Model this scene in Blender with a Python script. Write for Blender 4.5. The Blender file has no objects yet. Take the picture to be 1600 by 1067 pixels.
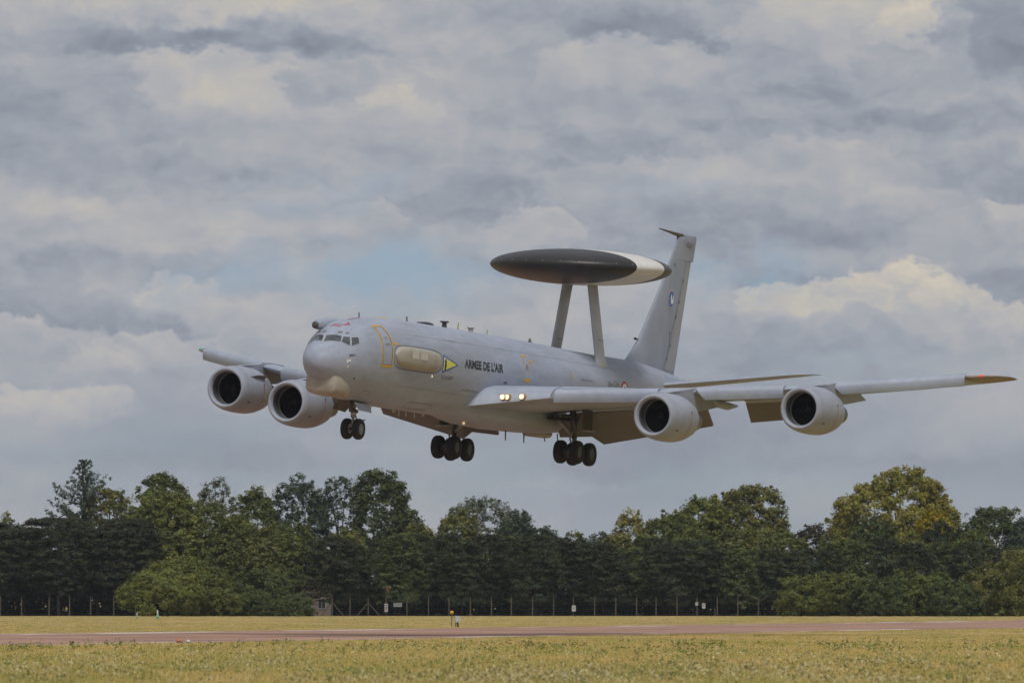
import bpy, bmesh, math, random
import numpy as np
from mathutils import Matrix, Vector
random.seed(7)
rad = math.radians
SC = bpy.context.scene
COL = SC.collection

# ------------------------------------------------------------------ camera, sky, sun, exposure
FPX, HOR, EYE = 13500.0, 935.0, 1.8          # focal length in photo pixels, horizon row, eye height
TILT = math.atan((HOR - 533.5) / FPX)
cam_d = bpy.data.cameras.new('camera'); cam = bpy.data.objects.new('camera', cam_d); COL.objects.link(cam)
cam.location = (0, 0, EYE); cam.rotation_euler = (math.pi / 2 + TILT, 0, 0)
cam_d.sensor_width = 36.0; cam_d.lens = FPX * 36.0 / 1600.0
cam_d.clip_start = 1.0; cam_d.clip_end = 40000.0
cam_d.dof.use_dof = True; cam_d.dof.focus_distance = 425.0; cam_d.dof.aperture_fstop = 4.5
SC.camera = cam
SC.render.engine = 'CYCLES'
SC.view_settings.view_transform = 'Standard'; SC.view_settings.look = 'None'
SC.view_settings.gamma = 1.0; SC.view_settings.use_curve_mapping = False
SC.view_settings.exposure = 0.0
SC.cycles.use_denoising = True
SC.cycles.use_adaptive_sampling = True; SC.cycles.adaptive_threshold = 0.02; SC.cycles.adaptive_min_samples = 8
SC.cycles.max_bounces = 5; SC.cycles.diffuse_bounces = 3; SC.cycles.glossy_bounces = 2
SC.cycles.transparent_max_bounces = 6

def lin(c):
    o = []
    for v in c:
        v = v / 255.0
        o.append(v / 12.92 if v <= 0.04045 else ((v + 0.055) / 1.055) ** 2.4)
    return (o[0], o[1], o[2], 1.0)

SUN_TO = Vector((0.10, -0.52, 0.85)).normalized()
SUN_EL = math.asin(SUN_TO.z); SUN_AZ = math.atan2(SUN_TO.x, SUN_TO.y)

world = bpy.data.worlds.new('World'); SC.world = world; world.use_nodes = True
WN = world.node_tree; WN.nodes.clear()
class NB:
    """tiny node-building helper"""
    def __init__(s, nt): s.nt = nt
    def put(s, sock, v):
        if isinstance(v, bpy.types.NodeSocket): s.nt.links.new(v, sock)
        else: sock.default_value = v
    def math(s, op, a, b=None, c=None, clamp=False):
        n = s.nt.nodes.new('ShaderNodeMath'); n.operation = op; n.use_clamp = clamp
        s.put(n.inputs[0], a)
        if b is not None: s.put(n.inputs[1], b)
        if c is not None: s.put(n.inputs[2], c)
        return n.outputs[0]
    def vmath(s, op, a, b=None, c=None):
        n = s.nt.nodes.new('ShaderNodeVectorMath'); n.operation = op
        s.put(n.inputs[0], a)
        if b is not None: s.put(n.inputs[1], b)
        if c is not None: s.put(n.inputs[2], c)
        return n.outputs['Value'] if op in ('LENGTH', 'DOT_PRODUCT', 'DISTANCE') else n.outputs[0]
    def comb(s, x, y, z=0.0):
        n = s.nt.nodes.new('ShaderNodeCombineXYZ')
        for i, v in enumerate((x, y, z)): s.put(n.inputs[i], v)
        return n.outputs[0]
    def noise(s, vec, scale, detail=4.0, rough=0.55, dist=0.0, color=False, dim='3D'):
        n = s.nt.nodes.new('ShaderNodeTexNoise'); n.noise_dimensions = dim
        if vec is not None: s.nt.links.new(vec, n.inputs['Vector'])
        n.inputs['Scale'].default_value = scale; n.inputs['Detail'].default_value = detail
        n.inputs['Roughness'].default_value = rough; n.inputs['Distortion'].default_value = dist
        return n.outputs['Color'] if color else n.outputs[0]
    def smooth(s, v, a, b, lo=0.0, hi=1.0, kind='SMOOTHSTEP'):
        n = s.nt.nodes.new('ShaderNodeMapRange'); n.interpolation_type = kind
        s.put(n.inputs['Value'], v)
        n.inputs['From Min'].default_value = a; n.inputs['From Max'].default_value = b
        n.inputs['To Min'].default_value = lo; n.inputs['To Max'].default_value = hi
        return n.outputs[0]
    def mix(s, f, a, b):
        n = s.nt.nodes.new('ShaderNodeMix'); n.data_type = 'RGBA'
        s.put(n.inputs[0], f); s.put(n.inputs[6], a); s.put(n.inputs[7], b)
        return n.outputs[2]
    def ramp(s, f, stops):
        n = s.nt.nodes.new('ShaderNodeValToRGB'); e = n.color_ramp.elements
        while len(e) < len(stops): e.new(0.5)
        for el, (p, c) in zip(e, stops): el.position = p; el.color = c
        s.put(n.inputs[0], f); return n.outputs[0]

def build_world():
    b = NB(WN)
    tc = WN.nodes.new('ShaderNodeTexCoord')
    sep = WN.nodes.new('ShaderNodeSeparateXYZ'); WN.links.new(tc.outputs['Generated'], sep.inputs[0])
    az = b.math('ARCTAN2', sep.outputs[0], sep.outputs[1]); el = b.math('ARCSINE', sep.outputs[2])
    P = b.comb(b.math('MULTIPLY', az, FPX / 100.0), b.math('MULTIPLY', el, FPX / 100.0))
    # ragged edges: the place on the sky is pushed about by noise before the clouds are looked up
    w1 = b.noise(b.vmath('MULTIPLY', P, (0.55, 0.95, 1.0)), 1.0, 3.0, 0.50, color=True, dim='2D')
    w2 = b.noise(b.vmath('MULTIPLY', P, (2.6, 3.6, 1.0)), 1.0, 6.0, 0.62, color=True, dim='2D')
    W = b.vmath('MULTIPLY', b.vmath('SUBTRACT', w1, (0.5, 0.5, 0.5)), (1.3, 0.75, 0.0))
    Wf = b.vmath('MULTIPLY', b.vmath('SUBTRACT', w2, (0.5, 0.5, 0.5)), (0.62, 0.42, 0.0))
    Q = b.vmath('ADD', b.vmath('ADD', P, W), Wf)
    sepP = WN.nodes.new('ShaderNodeSeparateXYZ'); WN.links.new(P, sepP.inputs[0])
    high = b.smooth(sepP.outputs[1], 2.4, 4.6, 0.25, 1.0)
    fld = b.math('MULTIPLY_ADD', b.math('SUBTRACT', b.noise(b.vmath('MULTIPLY', Q, (0.16, 0.58, 1.0)), 1.0, 5.0, 0.52, dim='2D'), 0.5), 0.62, 0.475)
    # billows: puffs that are lighter on top and grey below
    def puff(v):
        n = WN.nodes.new('ShaderNodeTexVoronoi'); n.voronoi_dimensions = '2D'; n.feature = 'SMOOTH_F1'; n.inputs['Scale'].default_value = 1.0
        n.inputs['Detail'].default_value = 3.0; n.inputs['Roughness'].default_value = 0.55; n.inputs['Lacunarity'].default_value = 2.3; n.inputs['Smoothness'].default_value = 0.55; n.normalize = True
        WN.links.new(v, n.inputs['Vector']); return n.outputs['Distance']
    Pq = b.vmath('ADD', b.vmath('ADD', P, b.vmath('MULTIPLY', W, (0.7, 0.7, 0.0))), b.vmath('MULTIPLY', Wf, (0.6, 0.6, 0.0)))
    R1 = b.vmath('MULTIPLY', Pq, (0.55, 1.0, 1.0)); R2 = b.vmath('ADD', R1, (0.10, 0.26, 0.0))
    rel = b.math('MULTIPLY', b.math('SUBTRACT', puff(R2), puff(R1)), high)
    fld = b.math('MULTIPLY_ADD', rel, 0.60, fld)
    # (photo column, photo row, half width, half height, strength, inner edge)
    blobs = [
     (300, 5, 420, 34, .22, .2), (330, 62, 330, 30, -.30, .3), (520, 78, 180, 16, -.18, .2), (640, 250, 260, 35, -.08, .1), (150, 260, 300, 50, -.08, .1),
     (990, 55, 110, 40, -.18, .2), (1170, 85, 120, 36, -.20, .2), (1265, 140, 80, 35, -.16, .2), (1560, 55, 110, 85, -.30, .35),
     (1430, 185, 220, 22, -.14, .1), (1000, 240, 160, 35, -.08, .1), (1560, 440, 60, 40, -.14, .3),
     (250, 385, 200, 22, .10, .2), (800, 690, 900, 70, -.06, .1), (420, 690, 260, 20, .05, .1), (900, 755, 200, 14, .07, .1), (1350, 690, 200, 18, .06, .1)]
    for px, py, rx, ry, amp, inner in blobs:
        d = b.vmath('MULTIPLY', b.vmath('SUBTRACT', Q, ((px - 800) / 100.0, (HOR - py) / 100.0, 0)), (100.0 / rx, 100.0 / ry, 0))
        fld = b.math('ADD', fld, b.smooth(b.vmath('LENGTH', d), 1.30, inner, 0.0, amp * 0.8))
    # heaps of cumulus, far ones first: crisp crown, light on top, greyer and softer towards the base
    # (photo column, row, half width, half height, mean tone, rise towards the crown, opacity)
    Qc = b.vmath('ADD', b.vmath('ADD', P, b.vmath('MULTIPLY', W, (0.75, 0.75, 0.0))), b.vmath('MULTIPLY', Wf, (1.45, 1.35, 0.0)))
    heaps = [
     (1250, 290, 210, 70, .56, .16, .6), (970, 300, 120, 55, .54, .14, .5), (150, 360, 230, 50, .54, .12, .5), (850, 365, 80, 45, .60, .22, .65), (560, 360, 90, 45, .55, .16, .6),
     (985, 130, 150, 70, .56, .18, .65), (1330, 75, 200, 110, .62, .16, .75), (1445, 75, 75, 75, .66, .18, .8), (1385, 105, 60, 30, .40, .10, .7), (1570, 60, 110, 100, .30, .10, .7),
     (280, 170, 190, 95, .58, .20, .8), (430, 185, 160, 75, .60, .16, .8), (585, 205, 110, 60, .60, .16, .7), (500, 145, 60, 45, .42, .12, .7), (85, 150, 140, 80, .38, .14, .7),
     (1420, 345, 120, 60, .46, .18, .75), (1530, 370, 110, 50, .50, .18, .7), (1590, 350, 60, 40, .64, .2, .7), (990, 520, 180, 95, .57, .14, .6), (760, 500, 130, 60, .56, .14, .5), (455, 540, 110, 80, .57, .16, .7),
     (280, 500, 90, 65, .60, .18, .75), (170, 490, 100, 45, .40, .14, .75), (230, 505, 60, 34, .36, .12, .7), (60, 540, 120, 42, .59, .20, .62), (150, 575, 70, 32, .60, .18, .6), (250, 560, 120, 42, .59, .20, .62), (60, 650, 90, 42, .60, .22, .65), (135, 640, 60, 34, .62, .20, .6), (20, 640, 80, 40, .58, .2, .7),
     (1420, 470, 95, 66, .70, .26, .8), (1330, 475, 85, 52, .68, .26, .8), (1245, 485, 80, 42, .66, .26, .8), (1195, 480, 40, 24, .66, .24, .7), (1490, 478, 60, 46, .66, .24, .75), (1375, 500, 60, 34, .60, .24, .7), (1290, 505, 55, 30, .56, .22, .7), (1570, 530, 90, 55, .64, .2, .8),
     (1330, 525, 130, 42, .40, .16, .75), (1215, 520, 100, 36, .44, .14, .7), (1450, 530, 110, 44, .50, .14, .6)]
    for px, py, rx, ry, tone, rise, op in heaps:
        d = b.vmath('MULTIPLY', b.vmath('SUBTRACT', Qc, ((px - 800) / 100.0, (HOR - py) / 100.0, 0)), (100.0 / rx, 100.0 / ry, 0))
        sp = WN.nodes.new('ShaderNodeSeparateXYZ'); WN.links.new(d, sp.inputs[0])
        m = b.math('MULTIPLY', b.smooth(b.vmath('LENGTH', d), 1.14, .90, 0.0, op), b.smooth(sp.outputs[1], -1.0, 0.1))
        tgt = b.math('ADD', b.math('MULTIPLY_ADD', sp.outputs[1], rise, tone), b.math('MULTIPLY', rel, 0.5))
        fld = b.math('MULTIPLY_ADD', b.math('SUBTRACT', tgt, fld), m, fld)
    fld = b.math('MULTIPLY_ADD', b.math('SUBTRACT', fld, 0.5), 1.18, 0.505)
    cloud = b.ramp(fld, [(0.0, lin((122, 125, 140))), (0.26, lin((142, 148, 160))), (0.46, lin((160, 165, 174))),
                         (0.66, lin((178, 178, 181))), (0.84, lin((194, 189, 181))), (1.0, lin((210, 201, 185)))])
    # thin places where the blue shows through
    cov = None
    for px, py, rx, ry, amp in [(600, 425, 260, 62, .95), (330, 445, 140, 32, .75), (1150, 425, 150, 55, .85), (1060, 300, 120, 40, .25), (480, 330, 160, 30, .3),
                                (850, 760, 1100, 110, .62), (1300, 570, 400, 40, .3), (300, 700, 500, 60, .45), (560, 285, 200, 26, .3)]:
        d = b.vmath('MULTIPLY', b.vmath('SUBTRACT', Q, ((px - 800) / 100.0, (HOR - py) / 100.0, 0)), (100.0 / rx, 100.0 / ry, 0))
        m = b.smooth(b.vmath('LENGTH', d), 1.3, .1, 0.0, amp)
        cov = m if cov is None else b.math('MAXIMUM', cov, m)
    thin = b.math('MULTIPLY', cov, b.smooth(b.noise(b.vmath('MULTIPLY', Q, (0.5, 1.1, 1.0)), 1.0, 5.0, 0.6, dim='2D'), 0.30, 0.62))
    sky = WN.nodes.new('ShaderNodeTexSky'); sky.sky_type = 'NISHITA'; sky.sun_disc = False
    sky.sun_elevation = SUN_EL; sky.sun_rotation = SUN_AZ; sky.air_density = 1.0; sky.dust_density = 0.6; sky.ozone_density = 2.0
    blue = b.vmath('MULTIPLY', sky.outputs[0], (0.050, 0.060, 0.086))
    col = b.mix(thin, cloud, blue)
    bg = WN.nodes.new('ShaderNodeBackground'); WN.links.new(col, bg.inputs['Color']); bg.inputs['Strength'].default_value = 1.0
    out = WN.nodes.new('ShaderNodeOutputWorld'); WN.links.new(bg.outputs[0], out.inputs['Surface'])
build_world()
world.cycles.sampling_method = 'NONE'

sun_d = bpy.data.lights.new('sun', 'SUN'); sun_d.energy = 2.1; sun_d.angle = rad(22); sun_d.color = (1.0, 0.96, 0.91)
sun = bpy.data.objects.new('sun', sun_d); COL.objects.link(sun)
sun.rotation_euler = (-SUN_TO).to_track_quat('-Z', 'Y').to_euler()

# ------------------------------------------------------------------ helpers
def ground_y(row):  return FPX * EYE / (row - HOR)          # distance of a ground point seen at a photo row
def at(px, dist):   return (px - 800.0) / FPX * dist         # sideways place of something seen at a photo column
def hz(row, dist):  return EYE + (HOR - row) / FPX * dist    # height of something seen at a photo row

def tag(o, label=None, cat=None, group=None, kind=None):
    if label: o['label'] = label
    if cat: o['category'] = cat
    if group: o['group'] = group
    if kind: o['kind'] = kind
    return o

def link(name, me, mat=None, parent=None):
    o = bpy.data.objects.new(name, me); COL.objects.link(o)
    if mat is not None and me is not None:
        me.materials.clear(); me.materials.append(mat)
    if parent is not None: o.parent = parent
    return o

def mesh_pd(name, verts, faces, smooth=False, recalc=True):
    me = bpy.data.meshes.new(name); me.from_pydata([tuple(map(float, v)) for v in verts], [], faces)
    if recalc:
        bm = bmesh.new(); bm.from_mesh(me); bmesh.ops.recalc_face_normals(bm, faces=bm.faces); bm.to_mesh(me); bm.free()
    if smooth: me.polygons.foreach_set('use_smooth', [True] * len(me.polygons))
    me.update(); return me

def quads_mesh(name, V, tint=None, k=4):
    """V (n,k,3): n loose faces of k corners, one tint colour for each"""
    n = len(V); me = bpy.data.meshes.new(name)
    me.vertices.add(n * k); me.vertices.foreach_set('co', np.ascontiguousarray(V, dtype=np.float32).ravel())
    me.loops.add(n * k); me.loops.foreach_set('vertex_index', np.arange(n * k, dtype=np.int32))
    me.polygons.add(n); me.polygons.foreach_set('loop_start', np.arange(0, n * k, k, dtype=np.int32))
    me.update(calc_edges=True)
    if tint is not None:
        a = me.attributes.new('tint', 'FLOAT_COLOR', 'FACE')
        c = np.ones((n, 4), np.float32); c[:, :3] = tint; a.data.foreach_set('color', c.ravel())
    return me

def tube(path, radii, n=8):
    """tapered tube along a list of points; returns verts, faces"""
    path = [Vector(p) for p in path]; V = []; F = []
    for i, p in enumerate(path):
        t = (path[min(i + 1, len(path) - 1)] - path[max(i - 1, 0)]).normalized()
        u = t.cross(Vector((0, 1, 0)) if abs(t.y) < .9 else Vector((1, 0, 0))).normalized(); v = t.cross(u)
        for k in range(n):
            a = 2 * math.pi * k / n
            V.append(p + (u * math.cos(a) + v * math.sin(a)) * radii[i])
    for i in range(len(path) - 1):
        for k in range(n):
            F.append((i * n + k, i * n + (k + 1) % n, (i + 1) * n + (k + 1) % n, (i + 1) * n + k))
    F.append(tuple(range(n))[::-1]); F.append(tuple((len(path) - 1) * n + k for k in range(n)))
    return V, F

def merge(*vf):
    V, F = [], []
    for v, f in vf:
        o = len(V); V += list(v); F += [tuple(i + o for i in q) for q in f]
    return V, F

def box(x0, x1, y0, y1, z0, z1):
    V = [(x, y, z) for x in (x0, x1) for y in (y0, y1) for z in (z0, z1)]
    return V, [(0, 1, 3, 2), (4, 6, 7, 5), (0, 4, 5, 1), (2, 3, 7, 6), (0, 2, 6, 4), (1, 5, 7, 3)]

MATS = {}
def material(name, col, rough=0.6, metal=0.0, var=0.0, vscale=1.0, spec=0.4, emit=None, estr=0.0, stretch=(1, 1, 1), col2=None, fine=0.0, fscale=8.0, bump=0.0):
    """principled paint; var / col2 mottle the colour with noise, fine adds a small-grained second mottle"""
    if name in MATS: return MATS[name]
    m = bpy.data.materials.new(name); m.use_nodes = True; nt = m.node_tree; b = NB(nt)
    p = nt.nodes['Principled BSDF']
    c = tuple(col[:3]) + (1.0,)
    p.inputs['Roughness'].default_value = rough; p.inputs['Metallic'].default_value = metal
    p.inputs['Specular IOR Level'].default_value = spec
    if var > 0 or col2 is not None:
        tc = nt.nodes.new('ShaderNodeTexCoord')
        vec = b.vmath('MULTIPLY', tc.outputs['Object'], stretch)
        n1 = b.noise(vec, vscale, 5.0, 0.6, 0.3)
        f = b.smooth(n1, 0.32, 0.68)
        c2 = tuple(col2[:3]) + (1.0,) if col2 is not None else tuple(v * (1 - var) for v in c[:3]) + (1.0,)
        cc = b.mix(f, c, c2)
        if fine > 0:
            n2 = b.noise(vec, fscale, 3.0, 0.6)
            g = b.smooth(n2, 0.25, 0.75, 1 - fine, 1 + fine, 'LINEAR')
            cc = b.vmath('MULTIPLY', cc, b.comb(g, g, g))
        nt.links.new(cc, p.inputs['Base Color'])
        if bump > 0:
            bn = nt.nodes.new('ShaderNodeBump'); bn.inputs['Strength'].default_value = bump; bn.inputs['Distance'].default_value = 0.05
            nt.links.new(b.noise(vec, fscale, 4.0, 0.6), bn.inputs['Height']); nt.links.new(bn.outputs[0], p.inputs['Normal'])
    else:
        p.inputs['Base Color'].default_value = c
    if emit is not None:
        p.inputs['Emission Color'].default_value = tuple(emit[:3]) + (1.0,); p.inputs['Emission Strength'].default_value = estr
    MATS[name] = m; return m

def leaf_material(name, trans=0.25, rough=0.7):
    m = bpy.data.materials.new(name); m.use_nodes = True; nt = m.node_tree; nt.nodes.clear()
    a = nt.nodes.new('ShaderNodeAttribute'); a.attribute_name = 'tint'
    d = nt.nodes.new('ShaderNodeBsdfDiffuse'); t = nt.nodes.new('ShaderNodeBsdfTranslucent'); mx = nt.nodes.new('ShaderNodeMixShader')
    mx.inputs[0].default_value = trans
    for s in (d, t): nt.links.new(a.outputs['Color'], s.inputs['Color'])
    nt.links.new(d.outputs[0], mx.inputs[1]); nt.links.new(t.outputs[0], mx.inputs[2])
    o = nt.nodes.new('ShaderNodeOutputMaterial'); nt.links.new(mx.outputs[0], o.inputs['Surface'])
    return m

# ------------------------------------------------------------------ ground, runway
def ground_material():
    m = bpy.data.materials.new('dry_grass_ground'); m.use_nodes = True; nt = m.node_tree; b = NB(nt)
    p = nt.nodes['Principled BSDF']; p.inputs['Roughness'].default_value = 0.95; p.inputs['Specular IOR Level'].default_value = 0.1
    tc = nt.nodes.new('ShaderNodeTexCoord'); v = tc.outputs['Object']
    n1 = b.noise(b.vmath('MULTIPLY', v, (0.10, 0.018, 1)), 1.0, 4.0, 0.6)
    n2 = b.noise(b.vmath('MULTIPLY', v, (0.9, 0.12, 1)), 1.0, 5.0, 0.65)
    c = b.mix(b.smooth(n1, 0.38, 0.64), (0.44, 0.315, 0.13, 1), (0.32, 0.265, 0.09, 1))
    g = b.smooth(n2, 0.25, 0.75, 0.78, 1.22, 'LINEAR')
    c = b.vmath('MULTIPLY', c, b.comb(g, g, g))
    nt.links.new(c, p.inputs['Base Color']); return m
S = 9000.0
g = link('ground', mesh_pd('ground', [(-S, -S, 0), (S, -S, 0), (S, S, 0), (-S, S, 0)], [(0, 1, 2, 3)], recalc=False), ground_material())
tag(g, 'dry golden grass airfield ground', kind='structure')

VPX = 4100.0
RD = Vector(((VPX - 800) / FPX, 1.0, 0)).normalized()       # runway direction
RN = Vector((-RD.y, RD.x, 0))                               # across it, away from the camera
def strip(name, row0, row1, s0, s1, z, mat, parent=None):
    a, c = Vector((0, ground_y(row0), 0)), Vector((0, ground_y(row1), 0))
    V = [a + RD * s0, a + RD * s1, c + RD * s1, c + RD * s0]
    return link(name, mesh_pd(name, [(q.x, q.y, z) for q in V], [(0, 1, 2, 3)], recalc=False), mat, parent)
m_run = material('runway_asphalt', (0.42, 0.245, 0.168), 0.9, col2=(0.28, 0.163, 0.115), vscale=1.0, stretch=(0.09, 0.05, 1), fine=0.22, fscale=7.0)
m_shoulder = material('pink_concrete', (0.36, 0.26, 0.22), 0.9, var=0.2, vscale=1.0, stretch=(0.05, 0.02, 1), fine=0.1)
def worn_paint():
    m = bpy.data.materials.new('worn_white_line'); m.use_nodes = True; nt = m.node_tree; b = NB(nt); p = nt.nodes['Principled BSDF']
    p.inputs['Roughness'].default_value = 0.8
    tc = nt.nodes.new('ShaderNodeTexCoord')
    n = b.noise(b.vmath('MULTIPLY', tc.outputs['Object'], (0.16, 0.016, 1)), 1.0, 3.0, 0.6)
    nt.links.new(b.mix(b.smooth(n, 0.45, 0.62), (0.31, 0.19, 0.14, 1), (0.60, 0.55, 0.52, 1)), p.inputs['Base Color']); return m
m_line = worn_paint()
rw = tag(strip('runway', 994.5, 979.4, -700, 2600, 0.004, m_run), 'reddish brown asphalt runway', kind='structure')
tag(strip('runway_edge_line', 994.2, 993.0, -700, 2600, 0.008, m_line, rw))
tag(strip('runway_edge_line', 981.0, 979.9, -700, 2600, 0.008, m_line, rw))
tag(strip('runway_shoulder', 979.3, 977.4, 180, 2600, 0.006, m_shoulder), 'pale pink concrete shoulder beyond the runway', kind='structure')

# ------------------------------------------------------------------ the aircraft
# body coordinates: x aft of the nose, l towards the port wing, z up
YAW, PITCH, ROLL = 0.446072714, 0.0435447220, -0.0426448532
POS = Vector((-0.0943, 424.428, 12.692))
def body_matrix():
    F = Vector((-math.sin(YAW) * math.cos(PITCH), -math.cos(YAW) * math.cos(PITCH), math.sin(PITCH)))
    P0 = Vector((math.cos(YAW), -math.sin(YAW), 0)); U0 = F.cross(P0)
    P = P0 * math.cos(ROLL) + U0 * math.sin(ROLL); U = U0 * math.cos(ROLL) - P0 * math.sin(ROLL)
    M = Matrix(((-F.x, -P.x, U.x, 0), (-F.y, -P.y, U.y, 0), (-F.z, -P.z, U.z, 0), (0, 0, 0, 1)))
    return Matrix.Translation(POS) @ M @ Matrix.Translation((-22, 0, 0))
plane = bpy.data.objects.new('radar_aircraft', None); COL.objects.link(plane)
plane.matrix_world = body_matrix()
tag(plane, 'grey four engined jet carrying a black radar dome, wheels down above the runway', 'aircraft')

def B(name, vf, mat, parent=plane, smooth=True, sharp=None):
    """a part in body coordinates (x, l, z)"""
    V, F = vf
    me = mesh_pd(name, [(v[0], -v[1], v[2]) for v in V], F, smooth)
    if sharp: 
        me.set_sharp_from_angle(angle=rad(sharp))
    return link(name, me, mat, parent)

m_grey = material('aircraft_grey_paint', (0.355, 0.395, 0.485), 0.5, col2=(0.30, 0.33, 0.40), vscale=0.7, stretch=(0.30, 1, 1), fine=0.10, fscale=3.4, spec=0.3)
m_grey2 = material('aircraft_fin_grey', (0.285, 0.315, 0.38), 0.5, var=0.12, vscale=0.6, stretch=(1, 1, 0.4), fine=0.05, fscale=3)
m_wing = material('wing_grey_paint', (0.355, 0.395, 0.48), 0.5, var=0.14, vscale=0.5, fine=0.08, fscale=3, spec=0.25)
m_nac = material('nacelle_grey_paint', (0.345, 0.372, 0.44), 0.48, var=0.14, vscale=0.8, fine=0.06, fscale=4, spec=0.3)
m_lip = material('nacelle_lip_metal', (0.52, 0.52, 0.54), 0.33, metal=0.35)
m_beige = material('beige_radome_paint', (0.40, 0.37, 0.315), 0.55, var=0.16, vscale=1.2, fine=0.05)
m_black = material('black_rubber_coating', (0.030, 0.028, 0.028), 0.42, var=0.25, vscale=0.9, fine=0.1, fscale=4)
m_white = material('white_dome_paint', (0.66, 0.64, 0.61), 0.42, var=0.08, vscale=1.0)
m_strut = material('dome_strut_grey', (0.47, 0.475, 0.485), 0.5, var=0.15, vscale=0.9, fine=0.05)
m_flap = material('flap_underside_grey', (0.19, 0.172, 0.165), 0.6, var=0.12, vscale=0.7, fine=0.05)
m_dark = material('dark_cavity', (0.012, 0.012, 0.014), 0.6)
m_duct = material('intake_duct_grey', (0.085, 0.085, 0.095), 0.5)
m_fan = material('fan_titanium', (0.012, 0.012, 0.016), 0.55, metal=0.2)
m_glass = material('cockpit_glass', (0.045, 0.055, 0.065), 0.06, spec=0.6, col2=(0.10, 0.105, 0.115), vscale=2.0)
m_frame = material('window_frame_grey', (0.46, 0.48, 0.51), 0.45)
m_yel = material('rescue_yellow', (0.62, 0.36, 0.05), 0.55)
m_ink = material('black_lettering', (0.025, 0.028, 0.038), 0.55)
m_soft = material('faded_lettering', (0.19, 0.19, 0.20), 0.6)
m_red = material('red_marking', (0.42, 0.05, 0.07), 0.55)
m_blue = material('blue_marking', (0.07, 0.14, 0.36), 0.5)
m_paper = material('white_marking', (0.75, 0.75, 0.74), 0.5)
m_lime = material('yellow_green_marking', (0.66, 0.66, 0.10), 0.5)
m_tyre = material('tyre_rubber', (0.013, 0.013, 0.015), 0.75, var=0.3, vscale=3.0)
m_rim = material('wheel_rim_metal', (0.33, 0.33, 0.34), 0.4, metal=0.5)
m_rimd = material('dark_wheel_hub', (0.07, 0.07, 0.072), 0.45, metal=0.4)
m_leg = material('gear_leg_white', (0.42, 0.42, 0.41), 0.4, var=0.3, vscale=5.0)
m_oleo = material('gear_dark_steel', (0.10, 0.095, 0.09), 0.4, metal=0.5)
m_lamp = material('landing_lamp', (0.9, 0.85, 0.7), 0.2, emit=(1.0, 0.80, 0.55), estr=0.95)
m_amber = material('lamp_surround_amber', (0.50, 0.30, 0.12), 0.3, metal=0.4)
m_dim = material('small_warm_lamp', (0.8, 0.7, 0.5), 0.2, emit=(1.0, 0.72, 0.40), estr=0.55)
m_nav = material('red_nav_lamp', (0.7, 0.08, 0.03), 0.3, emit=(1.0, 0.16, 0.06), estr=0.25)
m_hinge = material('panel_gap', (0.11, 0.11, 0.12), 0.7)

# fuselage sections: x, crown, keel, half width, height of the widest line
X0 = 0.72
FT = np.array([(0.0, -.66, -.66, .0, -.66), (.06, -.42, -.90, .25, -.66), (.25, -.17, -1.13, .52, -.64), (.6, .09, -1.37, .80, -.60),
 (1.1, .36, -1.61, 1.07, -.53), (1.7, .65, -1.83, 1.32, -.44), (2.1, .92, -1.95, 1.45, -.37), (2.6, 1.22, -2.07, 1.57, -.29),
 (3.2, 1.43, -2.19, 1.68, -.21), (4.2, 1.60, -2.31, 1.78, -.12), (5.4, 1.72, -2.37, 1.84, -.05), (7.5, 1.84, -2.41, 1.88, 0),
 (10, 1.87, -2.41, 1.88, 0), (16, 1.87, -2.42, 1.88, 0), (24, 1.82, -2.45, 1.88, 0), (28, 1.75, -2.40, 1.86, 0), (31, 1.72, -2.05, 1.76, .05),
 (34, 1.74, -1.45, 1.55, .2), (37, 1.66, -.75, 1.22, .45), (40, 1.42, .0, .82, .72), (42, 1.26, .45, .52, .90), (43.1, 1.2, .70, .34, .99)])
FT[:, 0] = np.where(FT[:, 0] < 5.4, X0 + FT[:, 0] * (5.4 - X0) / 5.4, FT[:, 0])
def pchip(xk, yk, x):
    h = np.diff(xk); d = np.diff(yk) / h; m = np.zeros_like(yk)
    d0 = np.where(d == 0, 1e-9, d)
    m[1:-1] = np.where(d[:-1] * d[1:] > 0, 3 * (h[:-1] + h[1:]) / ((2 * h[1:] + h[:-1]) / d0[:-1] + (h[1:] + 2 * h[:-1]) / d0[1:]), 0)
    m[0] = d[0]; m[-1] = d[-1]
    i = np.clip(np.searchsorted(xk, x) - 1, 0, len(h) - 1); t = (x - xk[i]) / h[i]
    return (2*t**3 - 3*t**2 + 1) * yk[i] + (t**3 - 2*t**2 + t) * h[i] * m[i] + (-2*t**3 + 3*t**2) * yk[i+1] + (t**3 - t**2) * h[i] * m[i+1]
FS = np.sqrt(FT[:, 0] - X0)
def sec(x):
    s = np.sqrt(np.clip(np.asarray(x, float), X0, 43.1) - X0)
    return [pchip(FS, FT[:, k], s) for k in (1, 2, 3, 4)]
def surf(x, th, off=0.0):
    t, b, w, zm = sec(x); c, s = np.cos(th), np.sin(th)
    hzz = np.where(s >= 0, t - zm, zm - b)
    return np.stack([np.asarray(x, float) + 0 * c, (w + off) * c, zm + (hzz + off) * s], -1)
def loft(rings, cap=True):
    n = len(rings[0]); V = [tuple(p) for r in rings for p in r]; F = []
    for i in range(len(rings) - 1):
        for k in range(n): F.append((i*n + k, i*n + (k+1) % n, (i+1)*n + (k+1) % n, (i+1)*n + k))
    if cap: F.append(tuple(range(n))); F.append(tuple((len(rings)-1)*n + k for k in range(n)))
    return V, F
NA = 72
def fus_rings(xs): 
    th = np.linspace(0, 2 * np.pi, NA, endpoint=False)
    return [surf(np.full(NA, x), th) for x in xs]
xs = [X0 + (t ** 2) * 7.0 for t in np.linspace(0.02, 1, 34)] + list(np.linspace(8.2, 41.9, 60))
fus = B('fuselage', loft(fus_rings(xs)), m_grey)
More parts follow.
